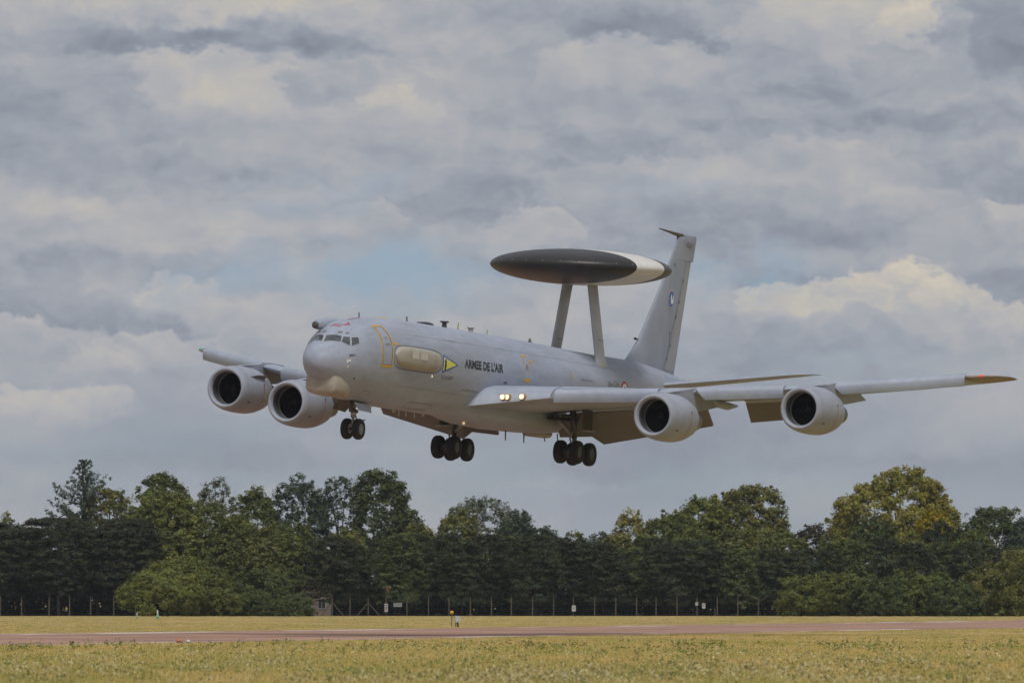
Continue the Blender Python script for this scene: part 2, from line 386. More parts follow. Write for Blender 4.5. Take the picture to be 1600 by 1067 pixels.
B('tail_cone', loft(fus_rings([41.9, 42.3, 42.8, 43.1]) + [np.array([(43.2 + .5 * k, (.30 - .10 * k) * math.cos(a), 1.02 + .06 * k + (.20 - .06 * k) * math.sin(a)) for a in np.linspace(0, 2*np.pi, NA, endpoint=False)]) for k in (0, 1)]), m_beige)
B('tail_exhaust', tube([(43.2, .02, 1.16), (43.95, .02, 1.2)], [.11, .10], 12), m_beige)

def dec(name, polys, mat, off=0.012, parent=fus, cuts=2):
    """flat marking laid on the fuselage skin; polygons in (x, angle)"""
    bm = bmesh.new()
    for poly in polys:
        bm.faces.new([bm.verts.new((x, t, 0)) for x, t in poly])
    bmesh.ops.triangulate(bm, faces=bm.faces)
    if cuts: bmesh.ops.subdivide_edges(bm, edges=bm.edges, cuts=cuts, use_grid_fill=True)
    bm.verts.ensure_lookup_table()
    co = np.array([v.co for v in bm.verts]); P = surf(co[:, 0], co[:, 1], off)
    for v, q in zip(bm.verts, P): v.co = (q[0], -q[1], q[2])
    me = bpy.data.meshes.new(name); bm.to_mesh(me); bm.free()
    return link(name, me, mat, parent)
def stroke(pts, w, closed=False):
    """thin line as quads in (x, angle) space; w in metres"""
    P = np.array(pts, float); P2 = P * np.array([1, 1.88]); out = []
    n = len(P2)
    for i in range(n if closed else n - 1):
        a, c = P2[i], P2[(i + 1) % n]; d = c - a; d = d / (np.linalg.norm(d) + 1e-9); nn = np.array([-d[1], d[0]]) * w / 2
        a = a - d * w * .45; c = c + d * w * .45
        out.append([tuple(q / np.array([1, 1.88])) for q in (a - nn, c - nn, c + nn, a + nn)])
    return out
# cockpit glazing: (x, angle) corners of each pane
def shrink(poly, k):
    c = np.mean(poly, axis=0); return [tuple(c + (np.array(p) - c) * k) for p in poly]
panes = [[(2.061, 2.292), (2.487, 2.232), (2.177, 1.789), (1.562, 1.640)], [(1.544, 1.535), (2.152, 1.690), (2.302, 1.117), (1.948, .944)],
         [(1.992, .929), (2.293, 1.062), (2.488, .878), (2.176, .591)], [(2.516, .820), (2.836, .691), (2.703, .494), (2.259, .556)],
         [(2.349, 1.349), (2.484, 1.358), (2.556, 1.214), (2.437, 1.165)], [(2.483, 1.101), (2.572, 1.130), (2.686, 1.0285), (2.61, .980)]]
mir = [[(x, math.pi - t) for x, t in p] for p in panes[2:]]
for i, p in enumerate(panes + mir):
    small = i in (4, 5, 8, 9)
    dec('window_frame', [shrink(p, 1.13 if not small else 1.2)], m_frame, 0.010)
    dec('window_pane', [p], m_glass if not small else m_soft, 0.022)

def text_decal(name, s, x0, t0, height, length, mat, bold=0.02, slope=0.0, side=1):
    cu = bpy.data.curves.new(name, 'FONT'); cu.body = s; cu.size = 1.0; cu.offset = bold; cu.resolution_u = 3
    tmp = bpy.data.objects.new(name, cu); COL.objects.link(tmp)
    bpy.context.view_layer.update()
    me = bpy.data.meshes.new_from_object(tmp.evaluated_get(bpy.context.evaluated_depsgraph_get()))
    bpy.data.objects.remove(tmp); bpy.data.curves.remove(cu)
    co = np.array([v.co for v in me.vertices]); w = co[:, 0].max() - co[:, 0].min(); hh = co[:, 1].max() - co[:, 1].min()
    u = (co[:, 0] - co[:, 0].min()) / w; v = (co[:, 1] - co[:, 1].min()) / hh
    P = surf(x0 + u * length + v * 0.0, t0 + v * height / 1.9 + u * slope, 0.014)
    for vert, q in zip(me.vertices, P): vert.co = (q[0], -q[1] * side, q[2])
    return link(name, me, mat, fus)
text_decal('lettering', "ARMEE DE L'AIR", 13.02, -.045, .42, 4.28, m_ink, 0.03, .012)['label'] = "dark lettering ARMEE DE L'AIR"
text_decal('number_marking', '201', 1.97, .135, .20, .34, m_ink, 0.02, -.04)
text_decal('code_lettering', '36-CA', 29.45, .03, .30, 1.5, m_soft, 0.02, .03)
text_decal('small_lettering', 'SCA3601', 10.66, -.345, .16, 1.25, m_soft, 0.01, .015)
text_decal('door_placard', 'MOTS', 4.72, .28, .10, .42, m_soft, 0.02)
text_decal('door_placard', 'A', 4.83, .48, .12, .16, m_soft, 0.02)
fdoor = [(4.453, .916), (5.24, .904), (5.33, .634), (5.37, .38), (5.34, .033), (5.335, -.225), (4.38, -.230), (4.36, .034), (4.396, .436), (4.47, .732)]
dec('door_outline', stroke(fdoor, .10, True), m_yel, cuts=1)
dec('door_arrow', [[(5.42, .345), (6.03, .340), (6.0, .29), (5.42, .295)]], m_yel)
dec('door_seam', stroke([(x + (.08 if i in (0, 8, 9, 7, 6) else -.08), t + (.03 if t < 0 else -.03 if t > .85 else 0)) for i, (x, t) in enumerate(fdoor)], .022, True), m_hinge, .010, cuts=1)
adoor = [(19.76, .535), (20.18, .53), (20.33, .34), (20.33, -.105), (19.75, -.11), (19.75, .33)]
dec('door_outline', stroke([adoor[5], adoor[0], adoor[1]], .09) + stroke([adoor[2], adoor[3]], .05) + stroke([adoor[3], adoor[4]], .12) + stroke([adoor[4], adoor[5]], .06), m_yel, cuts=1)
dec('door_arrow', [[(20.35, .40), (20.85, .40), (20.85, .35), (20.35, .35)]], m_yel)
text_decal('door_placard', 'AI', 19.9, .14, .3, .22, m_soft, 0.02)
dec('emblem_border', [[(10.64, .19), (10.62, -.225), (12.36, -.018)]], m_blue, .010)
dec('emblem_triangle', [[(10.74, .13), (10.71, -.17), (12.1, -.018)]], m_lime, .016)
dec('emblem_triangle', [[(10.745, .135), (10.74, .045), (11.2, .045)]], m_paper, .019, cuts=1)
dec('emblem_figure', stroke([(10.90, -.12), (10.92, .05)], .16) + stroke([(10.86, .02), (10.98, -.06)], .1), m_ink, .022)
def disc(x, t, r, k=24, sx=1.0, a0=0, a1=2 * math.pi): return [(x + sx * r * math.cos(a), t + r / 1.88 * math.sin(a)) for a in np.linspace(a0, a1, k, endpoint=False)]
for r, mm, o in ((.46, m_red, .012), (.31, m_paper, .017), (.16, m_blue, .022)): dec('roundel_ring', [disc(31.66, .0, r)], mm, o, cuts=1)
# badge on the nose
dec('badge', [[(1.83, .02), (1.93, -.02), (2.06, .015), (2.05, -.12), (1.86, -.12)]], m_paper, .012, cuts=1)
dec('badge', [[(1.86, -.12), (2.07, -.12), (2.06, -.24), (1.98, -.33), (1.89, -.24)]], m_paper, .012, cuts=1)
dec('badge_mark', [disc(1.97, -.19, .085)], m_blue, .017, cuts=1)
dec('badge_mark', [disc(1.97, -.19, .045)], m_paper, .021, cuts=1)
dec('badge_mark', [[(1.87, .03), (1.96, -.02), (2.05, .03), (1.96, .0)]], m_yel, .02, cuts=1)
dec('badge_mark', [[(1.90, -.10), (2.05, -.10), (2.05, -.135), (1.90, -.135)]], m_blue, .02, cuts=1)
# red refuelling guide marks above the windscreen
dec('guide_mark', stroke([(2.86, 1.78), (2.80, 1.42)], .05) + stroke([(2.96, 1.70), (2.95, 1.40)], .05), m_red, cuts=1)
dec('guide_mark', stroke([(3.00, 1.34), (3.10, 1.30), (3.28, 1.31)], .09) + stroke([(3.12, 1.30), (3.14, 1.22)], .07), m_red, cuts=1)
dec('guide_mark', stroke([(3.86, 1.50), (4.3, 1.46), (4.75, 1.44)], .07), m_red, cuts=1)
dec('static_port', [disc(2.66, -.645, .06)], m_ink, cuts=0)
dec('panel_line', stroke([(4.0, -.9), (4.6, -.88), (4.6, -1.15), (4.0, -1.17)], .018, True), m_hinge, cuts=1)
for xx in (3.9, 8.4, 12.6, 17.8, 23.0, 28.4, 33.5, 37.5): dec('panel_line', stroke([(xx, t) for t in np.linspace(-1.2, 1.45, 14)], .016), m_soft, .006, cuts=0)
for tt in (.62, -.62):
    dec('panel_line', stroke([(q, tt) for q in np.linspace(6.6, 36, 20)], .014), m_soft, .006, cuts=0)
m_stain = material('oil_stain_grey', (.25, .26, .29), .6, var=.25, vscale=1.5)
for q, tt, ln in ((13.2, -.5, 1.6), (18.6, -.28, 1.1), (26.2, .12, 1.3), (33.2, -.05, 1.6), (11.4, .62, .9)):
    dec('stain', [[(q, tt + .01), (q + ln, tt + .022), (q + ln * 1.25, tt), (q + ln, tt - .016), (q, tt - .01)]], m_stain, .008, cuts=1)
dec('service_hatch', [[(37.6, .0), (39.2, .03), (39.2, -.5), (37.6, -.5)]], m_grey2, .010)
dec('faded_stripe', [[(25.1, .30), (25.35, .30), (25.35, .05), (25.1, .05)]], material('faded_ochre', (.42, .36, .27), .6), .01)
dec('service_hatch', [[(17.5, -.2), (17.9, -.2), (17.9, -.24), (17.5, -.24)]], m_hinge, .010, cuts=0)

# side fairings (canoe blisters) ahead of the wing on both flanks
def canoe(side):
    nu, nv = 36, 16; V = []; F = []
    for i in range(nu + 1):
        u = -1 + 2 * i / nu
        x = 8.02 + 2.44 * u
        end = 1.0 if u < 0 else 1.0 - .30 * u ** 2
        hv = (1 - abs(u) ** (7 if u < 0 else 3.2)) ** 0.5
        for j in range(nv + 1):
            v = -1 + 2 * j / nv
            t = .012 - .012 * u + .255 * hv * v
            o = .30 * max(0, (1 - abs(u) ** 5)) ** .5 * max(0, 1 - abs(v) ** 4) ** .5 * end
            p = surf(np.array([x]), np.array([t]), 0.003)[0]
            V.append((p[0], (p[1] + o) * side, p[2]))
    for i in range(nu):
        for j in range(nv): F.append((i*(nv+1)+j, (i+1)*(nv+1)+j, (i+1)*(nv+1)+j+1, i*(nv+1)+j+1))
    return V, F
pod = B('side_antenna_fairing', canoe(1), m_beige); pod['label'] = 'beige canoe shaped antenna fairing'
B('side_antenna_fairing', canoe(-1), m_beige)
e = 1.06
dec('fairing_seam', stroke([(8.02 + 2.52 * math.copysign(abs(math.cos(a)) ** (.35 if math.cos(a) < 0 else .55), math.cos(a)), .012 + .275 * math.copysign(abs(math.sin(a)) ** .5, math.sin(a))) for a in np.linspace(0.0, 2*np.pi, 48, endpoint=False)], .035, True), m_hinge, .004, cuts=0)
def ghost(u, v): 
    p = surf(np.array([7.6 + u]), np.array([.03 + v]), .318)[0]; return (p[0], p[1], p[2])
B('fairing_placard', ([ghost(-.9, .10), ghost(-.2, .10), ghost(-.2, -.06), ghost(-.9, -.06), ghost(0, .09), ghost(.75, .09), ghost(.75, -.06), ghost(0, -.06)], [(0, 1, 2, 3), (4, 5, 6, 7)]), material('pale_placard', (.52, .49, .43), .5), pod, False)

def ring(x, zc, hw, hzz, n=28, p=2.6, l0=0.0):
    R = []
    for k in range(n):
        a = 2 * math.pi * k / n; c, s = math.cos(a), math.sin(a)
        R.append((x, l0 + hw * math.copysign(abs(c) ** (2 / p), c), zc + hzz * math.copysign(abs(s) ** (2 / p), s)))
    return R
chin = B('chin_radome', loft([ring(1.50, -1.55, .35, .12), ring(1.51, -1.62, .66, .38, p=3.5), ring(1.60, -1.64, .80, .47, p=4), ring(1.95, -1.66, .92, .50, p=4.5), ring(2.6, -1.70, .96, .50, p=4.2), ring(3.0, -1.78, .84, .44, p=3.2), ring(3.5, -1.90, .60, .34), ring(4.1, -2.0, .4, .22)]), m_beige, sharp=35)
chin['label'] = 'beige box shaped radome under the nose'
B('refuelling_probe', loft([ring(2.46, 1.12, .10, .10, l0=-.93), ring(2.50, 1.12, .17, .17, l0=-.93), ring(2.75, 1.15, .19, .19, l0=-.92), ring(2.80, 1.17, .25, .25, l0=-.92), ring(3.4, 1.27, .30, .28, l0=-.88), ring(4.3, 1.33, .32, .26, l0=-.82), ring(5.4, 1.30, .22, .18, l0=-.75)]), m_grey)
B('probe_tip', loft([ring(2.40, 1.11, .08, .08, l0=-.93), ring(2.42, 1.115, .14, .14, l0=-.93), ring(2.53, 1.12, .176, .176, l0=-.93)]), m_oleo)
B('belly_fairing', loft([ring(13.2, -1.9, .5, .3), ring(15.0, -1.9, 1.05, .56), ring(16.6, -1.92, 1.55, .66, p=2.8), ring(18.4, -1.93, 1.95, .71, p=3.1), ring(21, -1.95, 2.1, .74, p=3.4), ring(24.5, -1.93, 2.05, .70, p=3.2), ring(27, -1.85, 1.7, .55), ring(29.0, -1.75, .9, .3)]), m_grey)
dec('belly_hatch', stroke([(9, -1.0), (11.5, -1.0), (11.5, -1.25), (9, -1.25)], .03, True), m_hinge, .01, cuts=1)

# ---- antennas along the spine and keel
def blade(name, x, z0, z1, c0, c1, th, mat, rake=0.0, l=0.0):
    V, F = [], []
    for z, c, dx in ((z0, c0, 0), (z1, c1, rake)):
        V += [(x + dx, l, z), (x + dx + c * .4, l + th / 2, z), (x + dx + c, l, z), (x + dx + c * .4, l - th / 2, z)]
    F = [(0, 1, 5, 4), (1, 2, 6, 5), (2, 3, 7, 6), (3, 0, 4, 7), (0, 3, 2, 1), (4, 5, 6, 7)]
    return B(name, (V, F), mat, smooth=False)
blade('blade_antenna', 5.1, 1.66, 1.93, .14, .10, .06, m_oleo)
blade('blade_antenna', 10.2, 1.85, 2.10, .16, .12, .07, m_oleo)
m_dkgrey = material('dark_antenna_grey', (.055, .06, .075), .5)
m_oldyel = material('yellow_green_antenna', (.38, .36, .12), .5)
m_pale = material('pale_antenna', (.36, .36, .33), .5)
B('oval_antenna', loft([ring(11.5, 1.88, .05, .02), ring(11.7, 1.90, .20, .06), ring(12.3, 1.91, .26, .09), ring(12.8, 1.90, .2, .06), ring(12.95, 1.89, .05, .02)]), m_dkgrey)
def mushroom(name, x, mat, r=.23, h=.34):
    s = 2 * np.pi * np.arange(20) / 20
    rr = [(.0, .13), (h - .09, .11), (h - .07, r * .8), (h - .03, r), (h, r * .95), (h + .01, .02)]
    return B(name, loft([[(x + q * math.cos(a), q * math.sin(a), 1.84 + z) for a in s] for z, q in rr]), mat, sharp=40)
mushroom('mushroom_antenna', 14.36, m_dkgrey); mushroom('mushroom_antenna', 17.3, m_pale, .20, .25)
blade('blade_antenna', 15.75, 1.84, 2.22, .20, .10, .07, m_oldyel, .12)
blade('blade_antenna', 19.1, 1.82, 2.10, .12, .07, .06, m_oldyel)
B('anticollision_beacon', loft([[(24.0 + q * math.cos(a), q * math.sin(a), 1.78 + z) for a in 2*np.pi*np.arange(12)/12] for z, q in ((0, .10), (.12, .09), (.13, .06), (.22, .06), (.26, .02))]), m_oleo)
B('spine_hatch', loft([ring(6.4, 1.74, .06, .02), ring(6.7, 1.77, .3, .05), ring(7.6, 1.81, .34, .05), ring(7.9, 1.82, .08, .02)]), m_yel)
for x, h, w in ((6.9, .30, .12), (9.2, .12, .5), (9.9, .30, .14), (10.7, .22, .10), (11.6, .26, .12), (12.4, .10, .4)):
    blade('blade_antenna', x, -2.38, -2.44 - h, w, w * .7, .06, m_pale if w < .3 else m_beige, .05)
for x, h, w in ((21.7, .52, .24), (23.8, .52, .24), (26.2, .30, .14), (27.7, .25, .18)):
    blade('blade_antenna', x, -2.45, -2.62 - h, w, w * .4, .07, m_soft, .14)
B('belly_blister', loft([ring(24.2, -2.60, .1, .05), ring(24.6, -2.64, .4, .14), ring(26.2, -2.62, .45, .15), ring(27.0, -2.52, .1, .05)]), m_beige)
for k, (x, t, r) in enumerate(((9.66, -.312, .055),)):
    p = surf(np.array([x]), np.array([t]), .02)[0]
    B('fuselage_lamp', loft([[(p[0] + r*math.cos(a)*q, p[1] + .05 * o, p[2] + r*1.6*math.sin(a)*q) for a in 2*np.pi*np.arange(10)/10] for q, o in ((.8, 0), (.6, .8), (.1, 1))]), m_dim)
B('belly_beacon', loft([[(16.5 + q*math.cos(a), .3 + q*math.sin(a), -2.55 - z) for a in 2*np.pi*np.arange(10)/10] for q, z in ((.06, 0), (.06, .1), (.02, .14))]), m_dim)

# ---- wings
WL = np.array([0, 1.7, 4.9, 7.75, 10.1, 13.55, 15.6, 18.3, 21.0, 21.7, 22.1, 22.3])
WX = np.array([15.3, 16.0, 17.35, 19.7, 21.64, 24.1, 25.6, 27.55, 29.55, 30.25, 31.0, 31.9])
WZ = np.array([-1.6, -1.34, -.97, -.72, -.43, -.06, .26, .66, 1.12, 1.24, 1.31, 1.35])
TX = np.interp(WL, [0, 2, 8, 22.1, 22.3], [24.4, 24.5, 25.5, 33.15, 33.2])
TR = np.interp(WL, [0, 2, 10, 21, 21.7, 22.3], [.125, .125, .105, .09, .075, .05])
def le(l): return float(np.interp(l, WL, WX)), float(np.interp(l, WL, WZ))
def te(l): 
    x, z = le(l); t = float(np.interp(l, WL, TX)); return t, z - .028 * (t - x)
AF = 22
def airfoil(l, side):
    x0, z0 = le(l); x1, z1 = te(l); c = x1 - x0; tr = float(np.interp(l, WL, TR))
    out = []
    for k in range(2 * AF):
        if k < AF: u = .5 * (1 + math.cos(math.pi * k / AF)); sgn = 1
        else: u = .5 * (1 - math.cos(math.pi * (k - AF) / AF)); sgn = -1
        y = 5 * tr * (.2969 * math.sqrt(u) - .126 * u - .3516 * u**2 + .2843 * u**3 - .1015 * u**4)
        cam = .012 * (1 - (2*u - 1)**2)
        out.append((x0 + u * c, l * side, z0 + (z1 - z0) * u + (cam + sgn * y) * c))
    return out
def wing_z(l, u, sgn):
    x0, z0 = le(l); x1, z1 = te(l); c = x1 - x0; tr = float(np.interp(l, WL, TR))
    y = 5 * tr * (.2969 * math.sqrt(u) - .126 * u - .3516 * u**2 + .2843 * u**3 - .1015 * u**4)
    return x0 + u * c, z0 + (z1 - z0) * u + (.012 * (1 - (2*u-1)**2) + sgn * y) * c
WST = [0, 1.0, 1.7, 2.6, 3.8, 4.9, 6.3, 7.75, 9, 10.1, 11.8, 13.55, 15.6, 17, 18.3, 19.7, 21.0, 21.7, 22.1, 22.3]
def plate(pts_top, pts_bot, th, side, nrm=(1, 0, 0)):
    """thick sheet between two polylines; th along nrm"""
    V = []; n = len(pts_top)
    for off in (0, 1):
        for row in (pts_top, pts_bot):
            for p in row: V.append((p[0] + nrm[0]*th*off, (p[1] + nrm[1]*th*off) * side, p[2] + nrm[2]*th*off))
    F = []
    for i in range(n - 1):
        F.append((i, i+1, n+i+1, n+i)); F.append((2*n+i, 3*n+i, 3*n+i+1, 2*n+i+1))
        F.append((i, 2*n+i, 2*n+i+1, i+1)); F.append((n+i, n+i+1, 3*n+i+1, 3*n+i))
    F.append((0, n, 3*n, 2*n)); F.append((n-1, 3*n-1, 4*n-1, 2*n-1))
    return V, F
def slat(l0, l1, side, skew, wing):
    """drooped leading edge flap: curved panel standing below the leading edge"""
    n = 8; rows = []
    prof = [(.32, .235), (.08, .22), (-.10, .10), (-.17, -.06), (-.13, -.30), (-.06, -.44)]
    for k, (dx, dz) in enumerate(prof):
        f = max(0.0, (.235 - dz) / .675)
        rows.append([(le(l0 + skew * f + (l1 - l0 - skew * f) * i / n), l0 + skew * f + (l1 - l0 - skew * f) * i / n, dx, dz) for i in range(n + 1)])
    V, F = [], []
    for off in (0.0, .06):
        for row in rows:
            for (x, z), l, dx, dz in row: 
                k = .95 + .05 * (22 - l) / 17
                V.append((x + dx * k + off, l * side, z + dz * k))
    m, q = len(rows), n + 1
    for o in (0, m * q):
        for j in range(m - 1):
            for i in range(n): F.append((o + j*q+i, o + j*q+i+1, o + (j+1)*q+i+1, o + (j+1)*q+i))
    for j in range(m - 1):
        for i in (0, n): F.append((j*q+i, (j+1)*q+i, m*q+(j+1)*q+i, m*q+j*q+i))
    for i in range(n):
        for j in (0, m-1): F.append((j*q+i, j*q+i+1, m*q+j*q+i+1, m*q+j*q+i))
    B('leading_edge_flap', (V, F), m_wing, wing, sharp=50)
def flap(name, pts, side, wing, mat=m_flap):
    """pts: list of (l, dx_top, z_drop_top, dx_bot, z_bot) hung from the trailing edge"""
    T, Bm = [], []
    for l, dxt, dzt, dxb, zb in pts:
        x, z = te(l); T.append((x + dxt, l, z + dzt)); Bm.append((x + dxb, l, zb))
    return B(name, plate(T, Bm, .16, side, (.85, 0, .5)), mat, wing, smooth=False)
def make_wing(side):
    w = B('wing', loft([airfoil(l, side) for l in WST if l <= 21.0]), m_wing)
    B('wingtip', loft([airfoil(l, side) for l in (21.002, 21.35, 21.7, 22.0, 22.1, 22.3)]), material('wingtip_bounce_brown', (.25, .195, .175), .55, var=.15, vscale=1.0), w)  # brown bounce from the ground painted into the tip's colour
    for a, c, sk in ((4.62, 8.75, .12), (10.15, 13.75, .45), (15.6, 21.02, .5)): slat(a, c, side, sk, w)
    f1 = flap('inboard_flap', [(1.7, -.75, -.22, .05, -2.78), (3.3, -.75, -.20, .15, -2.66)], side, w)
    f2 = flap('inboard_flap', [(3.25, -.85, -.22, .10, -2.64), (3.85, -.85, -.22, .25, -3.02), (9.05, -.75, -.18, .30, -1.86)], side, w)
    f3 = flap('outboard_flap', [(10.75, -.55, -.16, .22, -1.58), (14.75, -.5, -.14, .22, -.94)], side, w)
    for l0, l1 in ((3.9, 8.6), (10.9, 14.6)):
        T, Bm = [], []
        for l in (l0, l1):
            x, z = te(l); T.append((x - 1.25, l, z - .09)); Bm.append((x - .72, l, z - .20))
        B('flap_vane', plate(T, Bm, .09, side, (.3, 0, .9)), m_wing, w, smooth=False)
    for l, s_ in ((10.05, 1.0), (14.95, .8), (6.4, 1.0)):
        x, z = te(l)
        B('flap_track_fairing', loft([ring(x - 2.6*s_, z - .12, .06, .05, l0=l*side), ring(x - 2.1*s_, z - .26, .2*s_, .17*s_, l0=l*side), ring(x - .8*s_, z - .30, .22*s_, .19*s_, l0=l*side), ring(x + .35*s_, z - .22, .07, .06, l0=l*side)]), m_wing, w)
    # blunt inner leading edge with a sharp lower lip
    RA = [(14.97, -1.77), (15.08, -1.48), (15.30, -1.18), (15.75, -.90), (16.6, -.72), (18.0, -1.3), (17.0, -1.83)]
    RB = [(16.70, -1.24), (16.72, -1.12), (16.85, -.96), (17.2, -.76), (17.9, -.60), (19.0, -.90), (18.4, -1.28)]
    rows = []
    for f in (-.3, -.15, 0, .25, .5, .75, 1.0):
        l = 1.8 + (4.75 - 1.8) * f
        rows.append([(a[0] + (c[0] - a[0]) * f, l * side, a[1] + (c[1] - a[1]) * f) for a, c in zip(RA, RB)])
    B('leading_edge_glove', loft(rows), m_wing, w, sharp=38)
    # panel gap along the leading edge, wingtip lamp
    for l0, l1 in ((4.9, 9.0), (10.3, 13.6), (15.8, 21.0)):
        P = [];Q = []
        for i in range(9):
            l = l0 + (l1 - l0) * i / 8; x, z = wing_z(l, .035, 1); P.append((x, l, z + .012)); x2, z2 = wing_z(l, .042, 1); Q.append((x2, l, z2 + .012))
        B('panel_line', ([(a[0], a[1]*side, a[2]) for a in P + Q], [(i, i+1, 10+i, 9+i) for i in range(8)]), m_hinge, w)
    x, z = le(21.6)
    B('navigation_lamp', loft([ring(x - .10, z + .02, .02, .02, 12, 2, 21.55*side), ring(x, z + .03, .09, .07, 12, 2, 21.55*side), ring(x + .3, z + .04, .09, .07, 12, 2, 21.6*side)]), m_nav if side > 0 else material('green_nav_lamp', (.05, .4, .2), .3), w)
    for i, l in enumerate((1.98, 2.28, 3.02) if side > 0 else (1.98, 2.28, 3.02)):
        pass
    return w
wing_p = make_wing(1); wing_s = make_wing(-1)

# landing lamps set in the inner leading edge
def lamp(x, l, z, side, wing):
    def dsk(r, o, name, mm):
        B(name, loft([[(x - q2, (l + r*q*math.cos(a)) * side, z + r*q*math.sin(a)) for a in 2*np.pi*np.arange(16)/16] for q, q2 in ((1, o - .30), (1, o), (.75, o + .015), (.05, o + .03))]), mm, wing)
    dsk(.17, .06, 'lamp_bezel', m_amber); dsk(.125, .10, 'landing_lamp', m_lamp)
for x, l, z in ((15.60, 2.76, -1.33), (15.70, 2.95, -1.32), (16.04, 3.58, -1.26)):
    lamp(x, l, z, 1, wing_p); lamp(x, l, z, -1, wing_s)

# ---- engines
NP = [(0.0, .935), (.02, .985), (.08, 1.03), (.25, 1.085), (.6, 1.14), (1.1, 1.17), (1.7, 1.18), (2.2, 1.165), (2.7, 1.10), (3.1, 1.01), (3.4, .93)]
NI = [(0.0, .935), (.02, .885), (.08, .85), (.2, .815), (.45, .80), (.8, .83), (1.15, .86)]
def revolve(prof, cx, cl, cz, n=48, droop=0.0, a0=0.0, a1=2*math.pi):
    R = []
    for x, r in prof:
        R.append([(cx + x, cl + r * math.cos(a), cz + r * math.sin(a) - droop * x) for a in np.linspace(a0, a1, n, endpoint=False)])
    return R
def make_engine(cx, cl, cz, side):
    out = -1 if side * 1 > 0 else 1        # the inboard flank
    cl *= side
    cowl = B('engine', loft(revolve(NP[3:], cx, cl, cz), False), m_nac)
    B('intake_lip', loft(revolve(NP[:4][::-1] + NI[1:4], cx, cl, cz), False), m_nac, cowl)
    B('intake_duct', loft(revolve(NI[3:], cx, cl, cz), False), m_duct, cowl)
    B('fan_case_ring', loft(revolve([(.80, .826), (.80, .80), (.86, .80), (.86, .83)], cx, cl, cz), False), material('fan_case_grey', (.26, .26, .27), .4), cowl)
    B('fan_hub', loft(revolve([(.78, .02), (.84, .10), (.95, .19), (1.08, .25), (1.14, .27), (1.14, .01)], cx, cl, cz, 24), True), m_fan, cowl)
    V, F = [], []
    for k in range(38):
        a = 2 * math.pi * k / 38; i = len(V)
        for r, tw, wd in ((.24, .30, .05), (.55, .7, .055), (.855, 1.05, .06)):
            for sg in (-1, 1):
                da = sg * wd * math.sin(tw) / r * 1.1; dx = sg * wd * math.cos(tw)
                V.append((cx + 1.08 + dx, cl + r*math.cos(a + da), cz + r*math.sin(a + da)))
        F += [(i, i+1, i+3, i+2), (i+2, i+3, i+5, i+4)]
    B('fan_blades', (V, F), m_fan, cowl, False)['kind'] = 'stuff'
    B('fan_back', (revolve([(1.2, .87)], cx, cl, cz)[0], [tuple(range(48))]), m_dark, cowl, False)
    V = []
    for i in range(6):
        a = .3 + .35 * i; r = .10 + .018 * i
        for w_ in (-.02, .02): V.append((cx + .79 + .75 * (r + w_ - .05), cl + (r + w_) * math.cos(a), cz + (r + w_) * math.sin(a)))
    B('spinner_swirl', (V, [(2*i, 2*i+1, 2*i+3, 2*i+2) for i in range(5)]), m_rimd, cowl, False)
    B('fan_nozzle', loft(revolve([(3.4, .93), (3.4, .88), (2.9, .92)], cx, cl, cz), False), m_duct, cowl)
    B('core_nozzle', loft(revolve([(2.7, .80), (3.3, .74), (4.2, .58), (4.9, .44), (4.9, .40), (4.6, .38)], cx, cl, cz, 32), True), m_oleo, cowl)
    # pylon
    lx, lz = le(abs(cl)); n0 = cz + 1.02
    prof = [(cx + .9, n0 + .08), (cx + 1.7, n0 + .22), (lx - .9, lz + .02), (lx - .1, lz + .14), (lx + .6, lz + .22), (lx + 2.2, lz + .20), (lx + 4.2, lz - .42), (cx + 5.4, cz + .55), (cx + 4.4, cz + .45), (cx + 3.0, cz + .7), (cx + 1.6, cz + .85)]
    V, F = [], []; m = len(prof)
    for s_ in (-1, 1):
        for i, (x, z) in enumerate(prof):
            th = .05 if i in (0, 6) else .12 if i in (5, 7) else .20
            V.append((x, cl + s_ * th, z))
    F = [tuple(range(m)), tuple(range(m, 2*m))[::-1]] + [(i, (i+1) % m, m + (i+1) % m, m + i) for i in range(m)]
    B('pylon', (V, F), m_nac, cowl, True, sharp=35)
    # strake on the flank towards the fuselage
    a = rad(32) if side < 0 else rad(180 - 32)
    V = []
    for x, h in ((.85, .0), (1.25, .20), (2.2, .26), (2.35, 0.0)):
        for s_ in (0, 1):
            r = 1.14; V.append((cx + x, cl + (r + h * s_) * math.cos(a), cz + (r + h * s_) * math.sin(a)))
    V2 = [(v[0], v[1] + .0, v[2] + .04) for v in V]
    F = [(0, 1, 3, 2), (2, 3, 5, 4), (4, 5, 7, 6), (8, 10, 11, 9), (10, 12, 13, 11), (12, 14, 15, 13), (1, 9, 11, 3), (3, 11, 13, 5), (5, 13, 15, 7)]
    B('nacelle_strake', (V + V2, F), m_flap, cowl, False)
    # red line and marks on the flank seen in the photograph (port side of every nacelle)
    def skin(x, a, o=.006):
        r = float(np.interp(x, [p[0] for p in NP], [p[1] for p in NP])) + o
        return (cx + x, cl + r*math.cos(a), cz + r*math.sin(a))
    V = []; aa = np.linspace(rad(12), rad(-85), 24)
    for q in aa: V += [skin(2.0, q), skin(2.05, q)]
    B('red_line', (V, [(2*i, 2*i+1, 2*i+3, 2*i+2) for i in range(23)]), m_red, cowl, False)
    V = [skin(2.03 + .06*math.cos(q), rad(14) + .05*math.sin(q), .008) for q in np.linspace(0, 2*np.pi, 10, endpoint=False)]
    B('latch_mark', (V, [tuple(range(10))]), m_ink, cowl, False)
    V = []
    for q in np.linspace(0.1, math.pi - .1, 9):
        for r in (.045, .095): V.append(skin(.80 + r*1.5*math.cos(q), rad(-37) + r*math.sin(q), .008))
